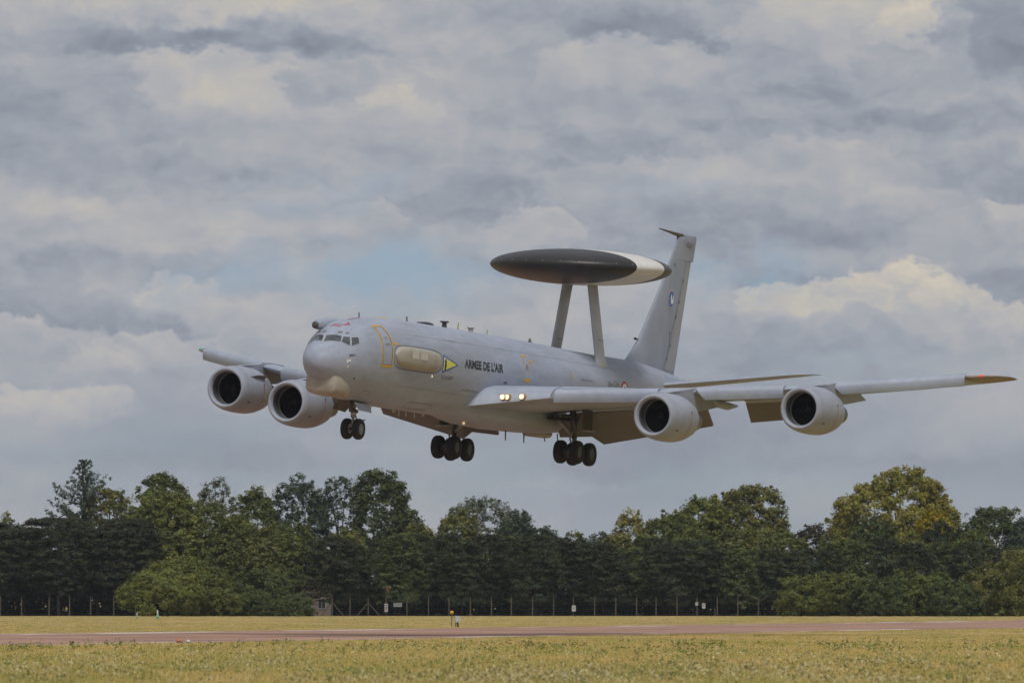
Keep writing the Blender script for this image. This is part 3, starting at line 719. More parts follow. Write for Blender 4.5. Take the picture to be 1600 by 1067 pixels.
    B('latch_mark', (V, [(2*i, 2*i+1, 2*i+3, 2*i+2) for i in range(8)]), m_ink, cowl, False)
    for x in (.42, 2.55):
        V = []
        for q in np.linspace(0, 2*np.pi, 49): V += [skin(x, q, .004), skin(x + .014, q, .004)]
        B('cowl_seam', (V, [(2*i, 2*i+1, 2*i+3, 2*i+2) for i in range(48)]), m_soft, cowl, False)
    return cowl
for cx, cl, cz in ((17.42, 9.93, -1.86), (21.86, 15.66, -1.05)):
    for side in (1, -1): make_engine(cx, cl, cz, side)

# ---- fin
def symfoil(x0, x1, th, z, l0=0.0):
    out = []
    for k in range(2 * AF):
        if k < AF: u = .5 * (1 + math.cos(math.pi * k / AF)); sgn = 1
        else: u = .5 * (1 - math.cos(math.pi * (k - AF) / AF)); sgn = -1
        y = 5 * th * (.2969 * math.sqrt(u) - .126 * u - .3516 * u**2 + .2843 * u**3 - .1036 * u**4)
        out.append((x0 + u * (x1 - x0), l0 + sgn * y * (x1 - x0), z))
    return out
FZ = [.9, 1.5, 1.8, 2.2, 2.8, 3.4, 4.5, 6.0, 7.26]
def fle(z): return float(np.interp(z, [.9, 1.5, 2.05, 2.76, 3.53, 5.63, 6.79, 8.55], [34.0, 34.95, 35.72, 36.55, 37.22, 38.88, 39.75, 40.87]))
def fte(z): return float(np.interp(z, [.9, 7.26, 8.6], [41.1, 42.55, 42.86]))
fin = B('tail_fin', loft([symfoil(fle(z), fte(z), .10, z) for z in FZ]), m_grey2, sharp=60)
B('fin_tip', loft([symfoil(fle(z), fte(z) + .27, .09, z) for z in (7.262, 7.7, 8.2, 8.50)] + [symfoil(fle(8.5) + .15, fte(8.55) + .2, .05, 8.60)]), m_grey2, fin, sharp=60)
B('antenna_boom', tube([(41.3, 0, 8.52), (40.7, 0, 8.53), (39.6, 0, 8.60), (38.45, 0, 8.66)], [.11, .10, .06, .025], 10), m_oleo, fin)
B('boom_bracket', tube([(40.8, 0, 8.50), (40.72, 0, 8.10)], [.06, .03], 8), m_oleo, fin)
B('fin_probe', tube([(37.0, 0, 2.86), (36.5, 0, 2.88), (36.38, 0, 2.89), (36.28, 0, 2.89)], [.03, .03, .07, .07], 8), m_ink, fin)
def fin_skin(x, z, o=.012):
    x0, x1 = fle(z), fte(z); u = min(max((x - x0) / (x1 - x0), .001), .999)
    y = 5 * .10 * (.2969 * math.sqrt(u) - .126 * u - .3516 * u**2 + .2843 * u**3 - .1036 * u**4) * (x1 - x0)
    return (x, y + o, z)
def fin_poly(name, pts, mat, o=.012): return B(name, ([fin_skin(x, z, o) for x, z in pts], [tuple(range(len(pts)))]), mat, fin, False)
# rudder: own surface over the last quarter of the chord
V = []; F = []
zs = np.linspace(1.55, 7.2, 12)
for z in zs:
    h = fte(z) - .26 * (fte(z) - fle(z))
    for s_ in np.linspace(0, 1, 6):
        x = h + (fte(z) - h) * s_ * .985; V.append(fin_skin(x, z, .014))
for i in range(11):
    for j in range(5): F.append((i*6+j, i*6+j+1, (i+1)*6+j+1, (i+1)*6+j))
n = len(V); V += [(v[0], -v[1], v[2]) for v in V]; F += [tuple(n + k for k in f[::-1]) for f in F]
B('rudder', (V, F), material('rudder_grey', (.33, .345, .375), .45, var=.1, vscale=.8), fin)
fin_poly('rudder_hinge', [(fte(z) - .27*(fte(z)-fle(z)), z) for z in (1.6, 7.2)] + [(fte(z) - .26*(fte(z)-fle(z)), z) for z in (7.2, 1.6)], m_grey, .016)
for z in (2.1, 2.8, 4.3, 5.1, 6.2): fin_poly('hinge_mark', [(fte(z) - .26*(fte(z)-fle(z)) + .07*math.cos(a), z + .09*math.sin(a)) for a in np.linspace(0, 2*np.pi, 8, endpoint=False)], m_ink, .018)
# round badge on the fin: blue ring, white bird-like figure, red crest
EX, EZ = 40.02, 5.18
def ell(x, z, rx, rz, k=28): return [(x + rx*math.cos(a), z + rz*math.sin(a)) for a in np.linspace(0, 2*np.pi, k, endpoint=False)]
fin_poly('badge', ell(EX, EZ, .40, .46), m_paper, .02)
fin_poly('badge', ell(EX, EZ, .37, .43), m_blue, .025)
fin_poly('badge_figure', [(EX + a, EZ + c) for a, c in ((-.05, -.22), (.10, -.28), (.26, -.16), (.28, .12), (.18, .24), (.15, .02), (.05, -.05), (.02, .18), (-.06, .24), (-.12, .05))], m_paper, .03)
fin_poly('badge_figure', ell(EX - .04, EZ + .36, .09, .07, 10), m_red, .03)
fin_poly('access_panel', ell(40.35, 6.95, .10, .10, 10), m_soft, .014)
fin_poly('access_panel', [(39.95, 3.5), (40.3, 3.45), (40.55, 2.85), (40.25, 2.95)], m_soft, .012)
fin_poly('access_panel', [(40.02, 3.42), (40.26, 3.38), (40.46, 2.94), (40.26, 3.02)], m_grey2, .018)
B('fin_stencil', ([(q[0], .13, q[1]) for q in ((41.7, 8.2), (42.5, 8.18), (42.48, 8.0), (41.7, 8.02))], [(0, 1, 2, 3)]), m_soft, fin, False)

# ---- stabilisers
def make_stab(side):
    S_ = []
    for l, x0, x1 in ((.3, 37.0, 42.1), (1.0, 37.5, 42.25), (3.0, 38.95, 42.95), (5.0, 40.4, 43.65), (6.4, 41.4, 44.1), (6.8, 41.9, 44.2), (6.98, 42.6, 44.25)):
        z = .60 + .165 * l; r = symfoil(x0, x1, .075 if l < 6.5 else .05, 0)
        S_.append([(p[0], l * side, z + p[1] + .055 * (p[0] - (x0 + x1) / 2)) for p in r])
    st = B('tailplane', loft(S_), m_wing)
    return st
make_stab(1); make_stab(-1)

# ---- radar dome on two struts
DC = Vector((29.42, 0, 5.97)); DR, DH = 4.55, .90
def dome_bm():
    bm = bmesh.new(); rings = []
    prof = [(math.sin(t), math.cos(t)) for t in np.linspace(0, math.pi, 33)]
    n = 96
    for s_, c_ in prof:
        r = DR * s_; z = DH * math.copysign(abs(c_) ** 1.0, c_)
        if r < 1e-4: rings.append([bm.verts.new((0, 0, z))])
        else: rings.append([bm.verts.new((r*math.cos(2*math.pi*k/n), r*math.sin(2*math.pi*k/n), z)) for k in range(n)])
    for a, c in zip(rings[:-1], rings[1:]):
        for k in range(n):
            q = [a[k % len(a)], a[(k+1) % len(a)], c[(k+1) % len(c)], c[k % len(c)]]
            u = []
            for v in q:
                if v not in u: u.append(v)
            bm.faces.new(u)
    return bm
DU = Vector((-.969, .249, 0)).normalized()      # in Blender body axes (y is starboard): towards the black front half
def dome_piece(name, mat, parent, cutters):
    bm = dome_bm()
    for co, no in cutters:
        bmesh.ops.bisect_plane(bm, geom=bm.verts[:] + bm.edges[:] + bm.faces[:], plane_co=co, plane_no=no, clear_outer=True)
    bmesh.ops.recalc_face_normals(bm, faces=bm.faces)
    me = bpy.data.meshes.new(name); bm.to_mesh(me); bm.free()
    me.polygons.foreach_set('use_smooth', [True] * len(me.polygons))
    o = link(name, me, mat, parent); return o
dome = dome_piece('radar_dome', m_white, plane, [(DU * 1.0, DU), (-DU * 1.22, -DU)])
dome.location = DC; dome.rotation_euler = (0, -rad(1.8), 0)
dome['label'] = 'disc shaped radar dome with white central band'
dome_piece('radome_shell', m_black, dome, [(DU * 1.0, -DU)])
dome_piece('radome_shell', material('black_coating_sheen_grey', (.085, .08, .078), .5, var=.2, vscale=.9), dome, [(-DU * 1.22, DU)])  # rear black shell, greyed in its colour to stand for a sheen
# bolts / drain studs round the black rim
V, F = [], []
for k in range(30):
    a = 2 * math.pi * k / 30
    for zz in (.14,):
        r = DR * math.sqrt(1 - (zz / DH) ** 2); p = (r*math.cos(a), r*math.sin(a), zz)
        b_ = box(p[0] - .02, p[0] + .02, p[1] - .02, p[1] + .02, p[2] - .015, p[2] + .015); V, F = merge((V, F), b_)
link('rim_stud', mesh_pd('rim_stud', V, F), m_strut, dome)['kind'] = 'stuff'
for s_ in (1, -1):
    rings = []
    for f in (-.20, -.05, .02, .12, .5, 1.0):
        x0 = 29.08 + (28.93 - 29.08) * f - (.12 if f < 0 else 0); ch = 1.10 if f > .1 else 1.12 if f > 0 else 1.42
        l = 1.26 + (.66 - 1.26) * f; z = 1.45 + (5.28 - 1.45) * f
        rings.append(symfoil(x0, x0 + ch, .26, z, l * s_))
    st = B('dome_strut', loft(rings), m_strut if s_ < 0 else material('dome_strut_lit_grey', (.50, .51, .53), .5, var=.12, vscale=.9))  # port strut uses a lighter copy, for the light falling on it
    B('strut_seam', loft([symfoil(29.06, 30.17, .265, 2.35 + k, (1.26 - .6 * (.9 + k) / 3.83) * s_) for k in (0, .03)]), m_hinge, st)

# ---- landing gear
def wheel(parent, x, l, z, r, w, rim_mat, face=1, name='wheel'):
    prof = [(-.5, .52), (-.5, .80), (-.42, .93), (-.25, .99), (0, 1.0), (.25, .99), (.42, .93), (.5, .80), (.5, .52)]
    n = 36
    V, F = loft([[(x + r*q*math.cos(2*math.pi*k/n), l + w*o, z + r*q*math.sin(2*math.pi*k/n)) for k in range(n)] for o, q in prof], False)
    B(name, (V, F), m_tyre, parent)
    rp = [(-.40, .53), (-.44, .50), (-.32, .44), (-.30, .20), (-.40, .16), (-.40, .02)]
    for s_ in (-1, 1):
        B('rim', loft([[(x + r*q*math.cos(2*math.pi*k/24), l - s_ * w*o, z + r*q*math.sin(2*math.pi*k/24)) for k in range(24)] for o, q in rp], True), rim_mat, parent, sharp=35)
def hub_holes(parent, x, l, z, r, mat):
    V, F = [], []
    for k in range(8):
        a = 2*math.pi*k/8
        V, F = merge((V, F), ([(x + r*math.cos(a) + .04*math.cos(q), l, z + r*math.sin(a) + .04*math.sin(q)) for q in np.linspace(0, 2*np.pi, 6, endpoint=False)], [tuple(range(6))]))
    B('hub_openings', (V, F), mat, parent, False)['kind'] = 'stuff'
NX, NZ = 5.20, -3.60
ng = B('nose_gear', merge(tube([(5.05, 0, -2.0), (5.12, 0, -2.7), (5.16, 0, -3.05)], [.13, .13, .12], 14), tube([(5.16, 0, -3.05), (NX, 0, NZ)], [.075, .075], 12)), m_leg)
B('axle', tube([(NX, -.36, NZ), (NX, .36, NZ)], [.06, .06], 10), m_oleo, ng)
B('drag_brace', merge(tube([(4.35, .12, -2.25), (5.08, .06, -2.75)], [.05, .05]), tube([(4.35, -.12, -2.25), (5.08, -.06, -2.75)], [.05, .05])), m_oleo, ng)
B('torque_link', merge(tube([(5.28, 0, -2.78), (5.52, 0, -3.1)], [.05, .035]), tube([(5.52, 0, -3.1), (5.28, 0, -3.42)], [.035, .05])), m_leg, ng)
B('steering_collar', loft([ring(4.98, -2.72, .17, .10, 14), ring(5.36, -2.76, .17, .10, 14)]), m_oleo, ng)
B('taxi_lamp', tube([(4.92, .0, -2.62), (5.02, .0, -2.62)], [.10, .06], 12), m_rim, ng)
B('tow_fitting', tube([(5.45, .30, -3.20), (5.75, .34, -3.12)], [.04, .03], 6), m_oleo, ng)
for s_ in (1, -1): wheel(ng, NX, .30 * s_, NZ, .50, .32, m_rim)
hub_holes(ng, NX, .445, NZ, .16, m_ink)
V = box(4.35, 5.75, -.40, .40, -2.415, -2.37); B('gear_bay', V, m_dark, ng, False)
B('gear_door', plate([(4.3, .42, -2.36), (5.85, .42, -2.40)], [(4.5, .62, -2.74), (5.8, .62, -2.78)], .04, 1, (0, 1, 0)), m_wing, ng, False)
B('gear_door', plate([(4.3, .42, -2.36), (5.85, .42, -2.40)], [(4.3, .66, -2.70), (5.6, .66, -2.80)], .04, -1, (0, 1, 0)), m_oleo, ng, False)
B('gear_door', plate([(4.2, -.42, -2.3), (4.2, .25, -2.3)], [(4.42, -.46, -2.68), (4.42, .2, -2.68)], .05, 1, (1, 0, 0)), m_oleo, ng, False)
def make_main(side):
    X, L, Z = 22.87, 3.34, -3.59
    top = (22.75, 3.15, -1.35)
    mg = B('main_gear', merge(tube([(top[0], top[1]*side, top[2]), (22.82, 3.27*side, -2.85)], [.17, .16], 16), tube([(22.82, 3.27*side, -2.85), (X, L*side, Z + .05)], [.105, .105], 14)), m_oleo)
    B('oleo', tube([(22.83, 3.28*side, -2.80), (22.86, 3.33*side, -3.35)], [.118, .118], 14), m_rim, mg)
    B('bogie_beam', tube([(X - .85, L*side, Z + .01), (X + .85, L*side, Z - .03)], [.12, .12], 12), m_oleo, mg)
    for dx in (-.71, .71):
        B('axle', tube([(X + dx, (L - .55)*side, Z), (X + dx, (L + .55)*side, Z)], [.08, .08], 10), m_oleo, mg)
        for dl in (-.44, .44):
            wheel(mg, X + dx, (L + dl)*side, Z - .02 * dx, .575, .40, m_rimd)
        B('brake_pack', tube([(X + dx, (L - .28)*side, Z), (X + dx, (L + .28)*side, Z)], [.24, .24], 14), m_rimd, mg)
    B('torque_link', merge(tube([(22.60, 3.28*side, -2.55), (22.28, 3.30*side, -2.92)], [.06, .045]), tube([(22.28, 3.30*side, -2.92), (22.70, 3.33*side, -3.40)], [.045, .06])), m_leg, mg)
    B('side_brace', tube([(22.8, 2.0*side, -1.60), (22.75, 3.22*side, -2.78)], [.09, .09], 10), m_leg, mg)
    B('drag_brace', tube([(23.7, 3.05*side, -1.75), (22.95, 3.25*side, -2.6)], [.10, .09], 10), m_leg, mg)
    B('hydraulic_line', merge(tube([(22.65, 3.1*side, -1.7), (22.6, 3.22*side, -2.4), (22.72, 3.3*side, -3.3)], [.025]*3, 6), tube([(22.98, 3.2*side, -1.7), (23.0, 3.3*side, -2.5), (22.95, 3.34*side, -3.4)], [.025]*3, 6)), m_oleo, mg)
    B('gear_door', plate([(22.3, 3.85, -1.40), (23.5, 3.85, -1.45)], [(22.4, 3.9, -2.45), (23.4, 3.9, -2.45)], .05, side, (0, 1, 0)), m_oleo, mg, False)
    B('retraction_arm', tube([(22.9, 3.3*side, -2.45), (22.9, 4.35*side, -2.50)], [.045, .04], 8), m_leg, mg)
    B('gear_bay', box(21.9, 23.6, 2.2*side, 3.0*side, -2.02, -1.90), m_dark, mg, False)
    return mg
make_main(1); make_main(-1)
#@@SETTING
# ------------------------------------------------------------------ trees
RNG = np.random.default_rng(11)
M_LEAF = leaf_material('broad_leaves', 0.30)
M_NEEDLE = leaf_material('conifer_needles', 0.2)
M_GRASS = leaf_material('grass_blades', 0.3)
m_bark = material('bark', (0.050, 0.042, 0.034), 0.9, var=0.35, vscale=2.0, fine=0.2)
m_bark_pale = material('pale_bark', (0.22, 0.20, 0.19), 0.9, var=0.35, vscale=2.0)

def leaves(clumps, rad_c, per, size, tint, var, cen, flat=1.0, up=0.35, aspect=0.55, hue=0.10):
    """leaf faces gathered in clumps; a clump and each leaf in it vary in colour"""
    n = len(clumps); per_i = np.maximum(3, (per * RNG.uniform(.6, 1.4, n)).astype(int)); idx = np.repeat(np.arange(n), per_i); m = len(idx)
    d = RNG.normal(size=(m, 3)); d /= np.linalg.norm(d, axis=1)[:, None]
    r = RNG.uniform(0, 1, m) ** .45
    off = d * r[:, None] * rad_c[idx][:, None]; off[:, 2] *= flat
    c = clumps[idx] + off
    out = clumps[idx] - cen; out /= np.linalg.norm(out, axis=1)[:, None] + 1e-6
    nrm = RNG.normal(size=(m, 3)) * .55 + out * .55 + d * .45 + np.array([0, 0, up]); nrm /= np.linalg.norm(nrm, axis=1)[:, None]
    t = RNG.normal(size=(m, 3)); t -= (t * nrm).sum(1)[:, None] * nrm; t /= np.linalg.norm(t, axis=1)[:, None]
    b = np.cross(nrm, t); s = size * RNG.uniform(.6, 1.35, m)[:, None]
    V = np.stack([c - t * s, c - b * s * aspect, c + t * s, c + b * s * aspect], 1)
    cv = 1 + var * RNG.uniform(-1, 1, (n, 1)); hv = hue * RNG.uniform(-1, 1, (n, 1))
    base = np.array(tint)[None, :] * cv * np.concatenate([1 + hv * 1.3, 1 + hv * .3, 1 - hv], 1)
    T = base[idx] * (1 + .16 * RNG.uniform(-1, 1, (m, 1)))
    return V, np.clip(T, .003, .9)

def bumpy(n):
    k = RNG.normal(size=(n, 3)) * 2.2; p = RNG.uniform(0, 6.28, n); a = RNG.uniform(.4, 1, n) / n
    return lambda d: (np.sin(d @ k.T + p) * a).sum(1)

def crown_points(style, W, H, D, dens):
    """clump centres (relative to the crown's foot) and clump radii; W, D widths, H height"""
    if style in ('broad', 'bush', 'open'):
        nl = {'broad': 9, 'bush': 6, 'open': 8}[style]
        P = []; 
        lobes = [(np.array([0, 0, .53 * H]), np.array([.45 * W, .45 * D, .46 * H]))]
        for i in range(nl):
            a = 2 * math.pi * (i + RNG.uniform(0, .7)) / nl; q = RNG.uniform(.24, .80)
            k = .33 * math.sin(math.pi * min(q + .12, 1))
            lobes.append((np.array([k * W * math.cos(a) * 1.05, k * D * math.sin(a) * 1.05, q * H]), np.array([W, D, H * .95]) * RNG.uniform(.15, .25)))
        if style == 'bush':
            lobes = [(c * np.array([1, 1, .86]), r * np.array([1, 1, 1.1])) for c, r in lobes]; lobes[0] = (np.array([0, 0, .36 * H]), np.array([.47 * W, .47 * D, .60 * H]))
        for c, r in lobes:
            area = 4 * math.pi * ((r[0] * r[1]) ** 1.6 / 3 + (r[0] * r[2]) ** 1.6 / 3 + (r[1] * r[2]) ** 1.6 / 3) ** (1 / 1.6)
            n = max(8, int(area * dens)); d = RNG.normal(size=(n, 3)); d /= np.linalg.norm(d, axis=1)[:, None]
            d = d[d[:, 2] > -.75]
            f = bumpy(7)(d) * (.75 if style == 'bush' else .50) + RNG.uniform(.78, 1.04, len(d))
            P.append(c + d * r * f[:, None])
        P = np.vstack(P)
        keep = np.ones(len(P), bool)
        for c, r in lobes: keep &= (((P - c) / (r * .74)) ** 2).sum(1) > 1
        P = P[keep & (P[:, 2] > (.02 if style == 'bush' else .06) * H)]
        ns = len(P) // (9 if style == 'bush' else 14); cc = np.array([0, 0, .5 * H]); S_ = P[RNG.integers(0, len(P), ns)]
        P = np.vstack([P, cc + (S_ - cc) * RNG.uniform(1.03, 1.24 if style == 'bush' else 1.13, (ns, 1))])
        if style == 'open': P = P[RNG.uniform(0, 1, len(P)) < .72]
        return P, RNG.uniform(.32, .66, len(P)) * (1.0 if H > 5 else .8)
    if style == 'conifer':
        n = int(W * H * dens * 3.4); z = RNG.uniform(.10, 1, n) ** .8
        r = np.where(z < .55, .95, np.sqrt(np.clip(1 - ((z - .55) / .47) ** 2.4, 0, 1)))
        a = RNG.uniform(0, 2 * np.pi, n); q = r * RNG.uniform(.62, 1.08, n) * (1 + .22 * np.sin(a * 3 + z * 9 + RNG.uniform(0, 6)))
        zz = np.round(z * H / .75) * .75 * .3 + z * H * .7
        P = np.stack([q * W * .5 * np.cos(a), q * D * .5 * np.sin(a), zz + RNG.normal(size=n) * .12], 1)
        return P, RNG.uniform(.35, .75, n)
    if style == 'pine':
        n = int(W * H * dens * 2.2); z = RNG.uniform(.20, 1, n) ** .9
        r = np.interp(z, [.20, .40, .75, .92, 1], [.65, 1.0, 1.05, .85, .4]); a = RNG.uniform(0, 2 * np.pi, n)
        q = r * np.sqrt(RNG.uniform(.25, 1.1, n)); zz = np.round(z * H / 1.1) * 1.1 * .35 + z * H * .65
        P = np.stack([q * W * .5 * np.cos(a), q * D * .5 * np.sin(a), zz + RNG.normal(size=n) * .10], 1)
        return P, RNG.uniform(.4, .8, n)
    if style == 'spire':
        P = []
        nb = 110
        for i in range(nb):
            z0 = H * (.16 + .80 * i / nb); L = W * .5 * (1 - (i / nb) ** 1.9) * RNG.uniform(.45, 1.1) + .35; a = RNG.uniform(0, 6.28)
            for t in np.linspace(.2, 1, max(3, int(L / .34))): P.append((L * t * math.cos(a), L * t * math.sin(a), z0 + L * .50 * t ** 1.4 + RNG.normal() * .08))
        P = np.array(P); return P, RNG.uniform(.22, .42, len(P))

PAL = dict(mid=(.152, .172, .050), deep=(.104, .130, .050), olive=(.185, .188, .060), dark=(.066, .082, .044), needle=(.060, .068, .040),
           gold=(.285, .262, .062), grey=(.185, .205, .135), blue=(.100, .130, .080), light=(.198, .218, .062), yellow=(.36, .29, .03), rust=(.095, .080, .048))
def tree(label, px, top, wpx, dist, style, pal, name='broadleaf_tree', group='trees behind the airfield fence', foot=0.0, dens=1.0, size=.17, per=26, trunk=True, var=.30, lean=0.0, cat='tree', depth=None, base=0.0, bark=None):
    k = dist / FPX; x = at(px, dist); H = hz(top, dist); W = wpx * k; D = depth or max(W * .8, 2.2)
    root = bpy.data.objects.new(name, None); COL.objects.link(root); root.location = (x, dist, 0)
    tag(root, label, cat, group)
    f = foot * H; Hc = H - f
    P, R = crown_points(style, W, Hc, D, dens * (2.7 if style in ('broad', 'bush', 'open') else 2.6)); P = P + np.array([0, 0, f]); P[:, 0] += lean * (P[:, 2] / H)
    R = np.minimum(R, W * .22); R[-(len(R) // 15 + 1):] *= .5
    P = P[P[:, 2] < H + .2]; R = R[:len(P)]
    P[:, 2] = np.maximum(P[:, 2], .18)
    # the far side of a crown is never looked at from here: thinner there
    keep = (P[:, 1] < .12 * D) | (RNG.uniform(0, 1, len(P)) < .55); P = P[keep]; R = R[keep]
    conif = style in ('conifer', 'pine')
    V, T = leaves(P, R, per, size, PAL[pal], var, np.array([0, 0, f + Hc * .45]), flat=.38 if conif else .8, up=.35 if not conif else .8, aspect=.42 if conif else .58)
    V[:, :, 2] = np.maximum(V[:, :, 2], .01)
    link('crown', quads_mesh('crown', V, T), M_NEEDLE if conif else M_LEAF, root)
    if trunk:
        tr = max(.10, min(.30, H * .018)); ht = f + Hc * (.92 if style in ('spire', 'conifer', 'pine') else .62)
        j = RNG.normal(size=(4, 2)) * .12
        vf = tube([(0, 0, -.05), (j[0][0], j[0][1], ht * .3), (j[1][0] + lean * .4, j[1][1], ht * .65), (j[2][0] + lean * .8, j[2][1], ht)], [tr, tr * .8, tr * .55, tr * .2], 8)
        nb = 0 if style == 'bush' else 7
        for i in range(nb):
            q = P[RNG.integers(len(P))]; z0 = ht * RNG.uniform(.35, .85)
            mid = np.array([q[0] * .45, q[1] * .45, z0 * .5 + q[2] * .5])
            vf = merge(vf, tube([(lean * .5, 0, min(z0, q[2])), tuple(mid), tuple(q)], [tr * .42, tr * .28, tr * .08], 5))
        link('trunk', mesh_pd('trunk', *vf, smooth=True), bark or m_bark, root)
    return root

# far row: the tall trees that stand over the screen
tree('small pale tree at the left end of the treeline', 2, 792, 55, 950, 'open', 'light', dens=.8)
tree('tall feathery conifer, highest tree left of the house', 132, 712, 132, 948, 'spire', 'blue', name='conifer_tree', per=17, size=.13, foot=.25)
tree('broad olive tree leaning right beside the tall feathery conifer', 172, 752, 78, 946, 'open', 'olive', foot=.2)
tree('rounded dark tree right of the tall feathery conifer', 255, 732, 112, 950, 'broad', 'mid', foot=.15)
tree('soft pale tree between the rounded dark tree and the next crowns', 338, 750, 84, 955, 'open', 'grey', foot=.1)
tree('low rounded olive tree left of the slim blue green pair', 398, 764, 92, 945, 'broad', 'mid')
tree('wider of the two slim blue green trees', 470, 742, 98, 950, 'broad', 'blue', foot=.1, dens=.9)
tree('open crowned tree with sky showing through its branches', 532, 744, 78, 952, 'open', 'blue', dens=1.05, per=20)
tree('dense dark green dome shaped tree, tallest in the middle of the photo', 594, 739, 108, 944, 'broad', 'deep', dens=1.35, foot=.1)
tree('lower dark green shoulder right of the dense dome shaped tree', 636, 788, 70, 942, 'broad', 'deep')
tree('olive yellow rounded tree in front of the grey willow', 716, 790, 92, 938, 'broad', 'olive')
tree('wide silvery grey willow behind the screen', 758, 776, 130, 956, 'broad', 'grey', per=30, size=.15)
tree('dark tree at the right shoulder of the grey willow', 806, 800, 84, 940, 'broad', 'blue')
tree('low sloping tree where the treeline dips', 852, 822, 66, 938, 'broad', 'blue')
tree('small tree on the right of the dip in the treeline', 938, 826, 58, 944, 'open', 'blue', dens=.9)
tree('narrow yellow green tree right of the dip', 984, 789, 64, 950, 'open', 'gold', per=20, dens=1.5)
tree('rounded green tree next to the narrow yellow green one', 1045, 797, 124, 942, 'broad', 'mid')
tree('tall green tree behind the rounded green one', 1095, 776, 122, 950, 'broad', 'light', foot=.1)
tree('large airy olive tree in the right middle of the treeline', 1170, 762, 150, 952, 'open', 'olive', foot=.1, dens=1.7)
tree('low dark reddish tree in the gap left of the golden dome', 1270, 816, 84, 946, 'broad', 'rust')
tree('biggest golden green domed tree on the right', 1402, 734, 192, 955, 'open', 'gold', foot=.22, dens=1.9, per=26)
tree('dark green tree under the golden dome, left half', 1365, 812, 100, 944, 'broad', 'deep')
tree('bright yellow bushy tree under the golden dome', 1460, 796, 62, 943, 'broad', 'yellow', foot=.4)
tree('dark round tree in front of the bright yellow one', 1470, 818, 96, 938, 'broad', 'dark')
tree('dark blue green tree right of the golden dome', 1548, 797, 136, 946, 'broad', 'deep')
tree('dark tree at the right edge of the photo', 1606, 812, 80, 942, 'broad', 'blue')

tree('dark round tree seen through the leftmost pines', 20, 822, 110, 934, 'broad', 'dark')
tree('dark round tree behind the pale trunked pine', 112, 822, 120, 934, 'broad', 'dark')
# middle row, just behind the fence
for i, (px, top, w) in enumerate(((-14, 818, 100), (40, 824, 84), (92, 808, 124), (152, 826, 80), (196, 812, 104))):
    tree(['dark pine at the left edge of the photo', 'second dark pine from the left edge', 'dark pine with a pale bare trunk', 'dark pine just right of the pale trunk', 'dark pine beside the large roadside bush'][i],
         px, top, w, 914 + 3 * (i % 2), 'pine', 'needle', name='pine_tree', group='pines behind the fence', bark=m_bark_pale if i == 2 else None, per=36, size=.17, dens=2.3)
mid = [(226, 785, 100, 'mid', 'leafy tree just left of the tall green mass'), (262, 772, 120, 'light', 'bright green leafy tree below the rounded dark tree'), (312, 784, 130, 'mid', 'broad mid green tree in the tall green mass'),
       (362, 806, 110, 'mid', 'mid green tree behind the large bush'), (404, 822, 100, 'olive', 'olive green tree behind the large bush, right side'), (446, 818, 104, 'mid', 'leafy tree just left of the house'), (482, 838, 62, 'olive', 'small ragged tree with bare twigs above the house')]
for px, top, w, pal, lab in mid: tree(lab, px, top, w, 916 + (px % 7), 'broad', pal, dens=1.1)
# the long conifer screen
CX = list(range(512, 1232, 36)); ORD = ['first', 'second', 'third', 'fourth', 'fifth', 'sixth', 'seventh', 'eighth', 'ninth', 'tenth', 'eleventh', 'twelfth', 'thirteenth', 'fourteenth', 'fifteenth', 'sixteenth', 'seventeenth', 'eighteenth', 'nineteenth', 'twentieth', 'twenty-first']
tops = np.interp(CX, [505, 600, 700, 850, 905, 960, 1100, 1225], [848, 843, 840, 838, 846, 852, 848, 858])
for i, (px, tp) in enumerate(zip(CX, tops)):
    tree('%s dark conifer of the long screen, counted from the house' % ORD[i], px + RNG.uniform(-8, 8), tp + RNG.uniform(-7, 7), RNG.uniform(54, 84), 907 + 4 * (i % 3), 'conifer', ('needle', 'dark', 'needle', 'deep', 'dark')[i % 5],
         name='screen_conifer', group='conifers of the long screen', per=36, size=.16, dens=1.15)
for i, (px, tp) in enumerate(((1254, 862), (1296, 852), (1340, 850), (1384, 846), (1428, 850), (1470, 846), (1512, 848), (1552, 852), (1592, 850))):
    tree('%s dark conifer above the roadside shrubs, counted from the end of the fence' % ORD[i], px, tp + RNG.uniform(-8, 6), 58, 912 + 6 * (i % 2), 'conifer', ('dark', 'needle', 'deep')[i % 3],
         name='screen_conifer', group='conifers above the shrubs', per=34, size=.16)
# olive tops that rise behind the screen
for px, tp, w, pal, lab in ((545, 826, 70, 'olive', 'olive treetop over the first conifers of the screen'), (660, 824, 90, 'olive', 'olive treetop left of the grey willow, over the screen'), (890, 832, 60, 'mid', 'green treetop on the left side of the dip'), (965, 836, 80, 'olive', 'olive treetop below the narrow yellow green tree'), (1010, 834, 70, 'mid', 'green treetop below the rounded green tree'), (1090, 830, 100, 'mid', 'broad green treetop behind the middle of the screen'), (1170, 822, 100, 'olive', 'olive treetop below the large airy tree'), (1225, 830, 80, 'mid', 'green treetop behind the right end of the screen'), (1312, 836, 80, 'mid', 'green treetop left below the golden dome'), (1420, 838, 80, 'olive', 'olive treetop right below the golden dome'), (1520, 830, 80, 'mid', 'green treetop below the dark blue green tree')):
    tree(lab, px, tp, w, 930, 'broad', pal, foot=.3, group='treetops over the screen')
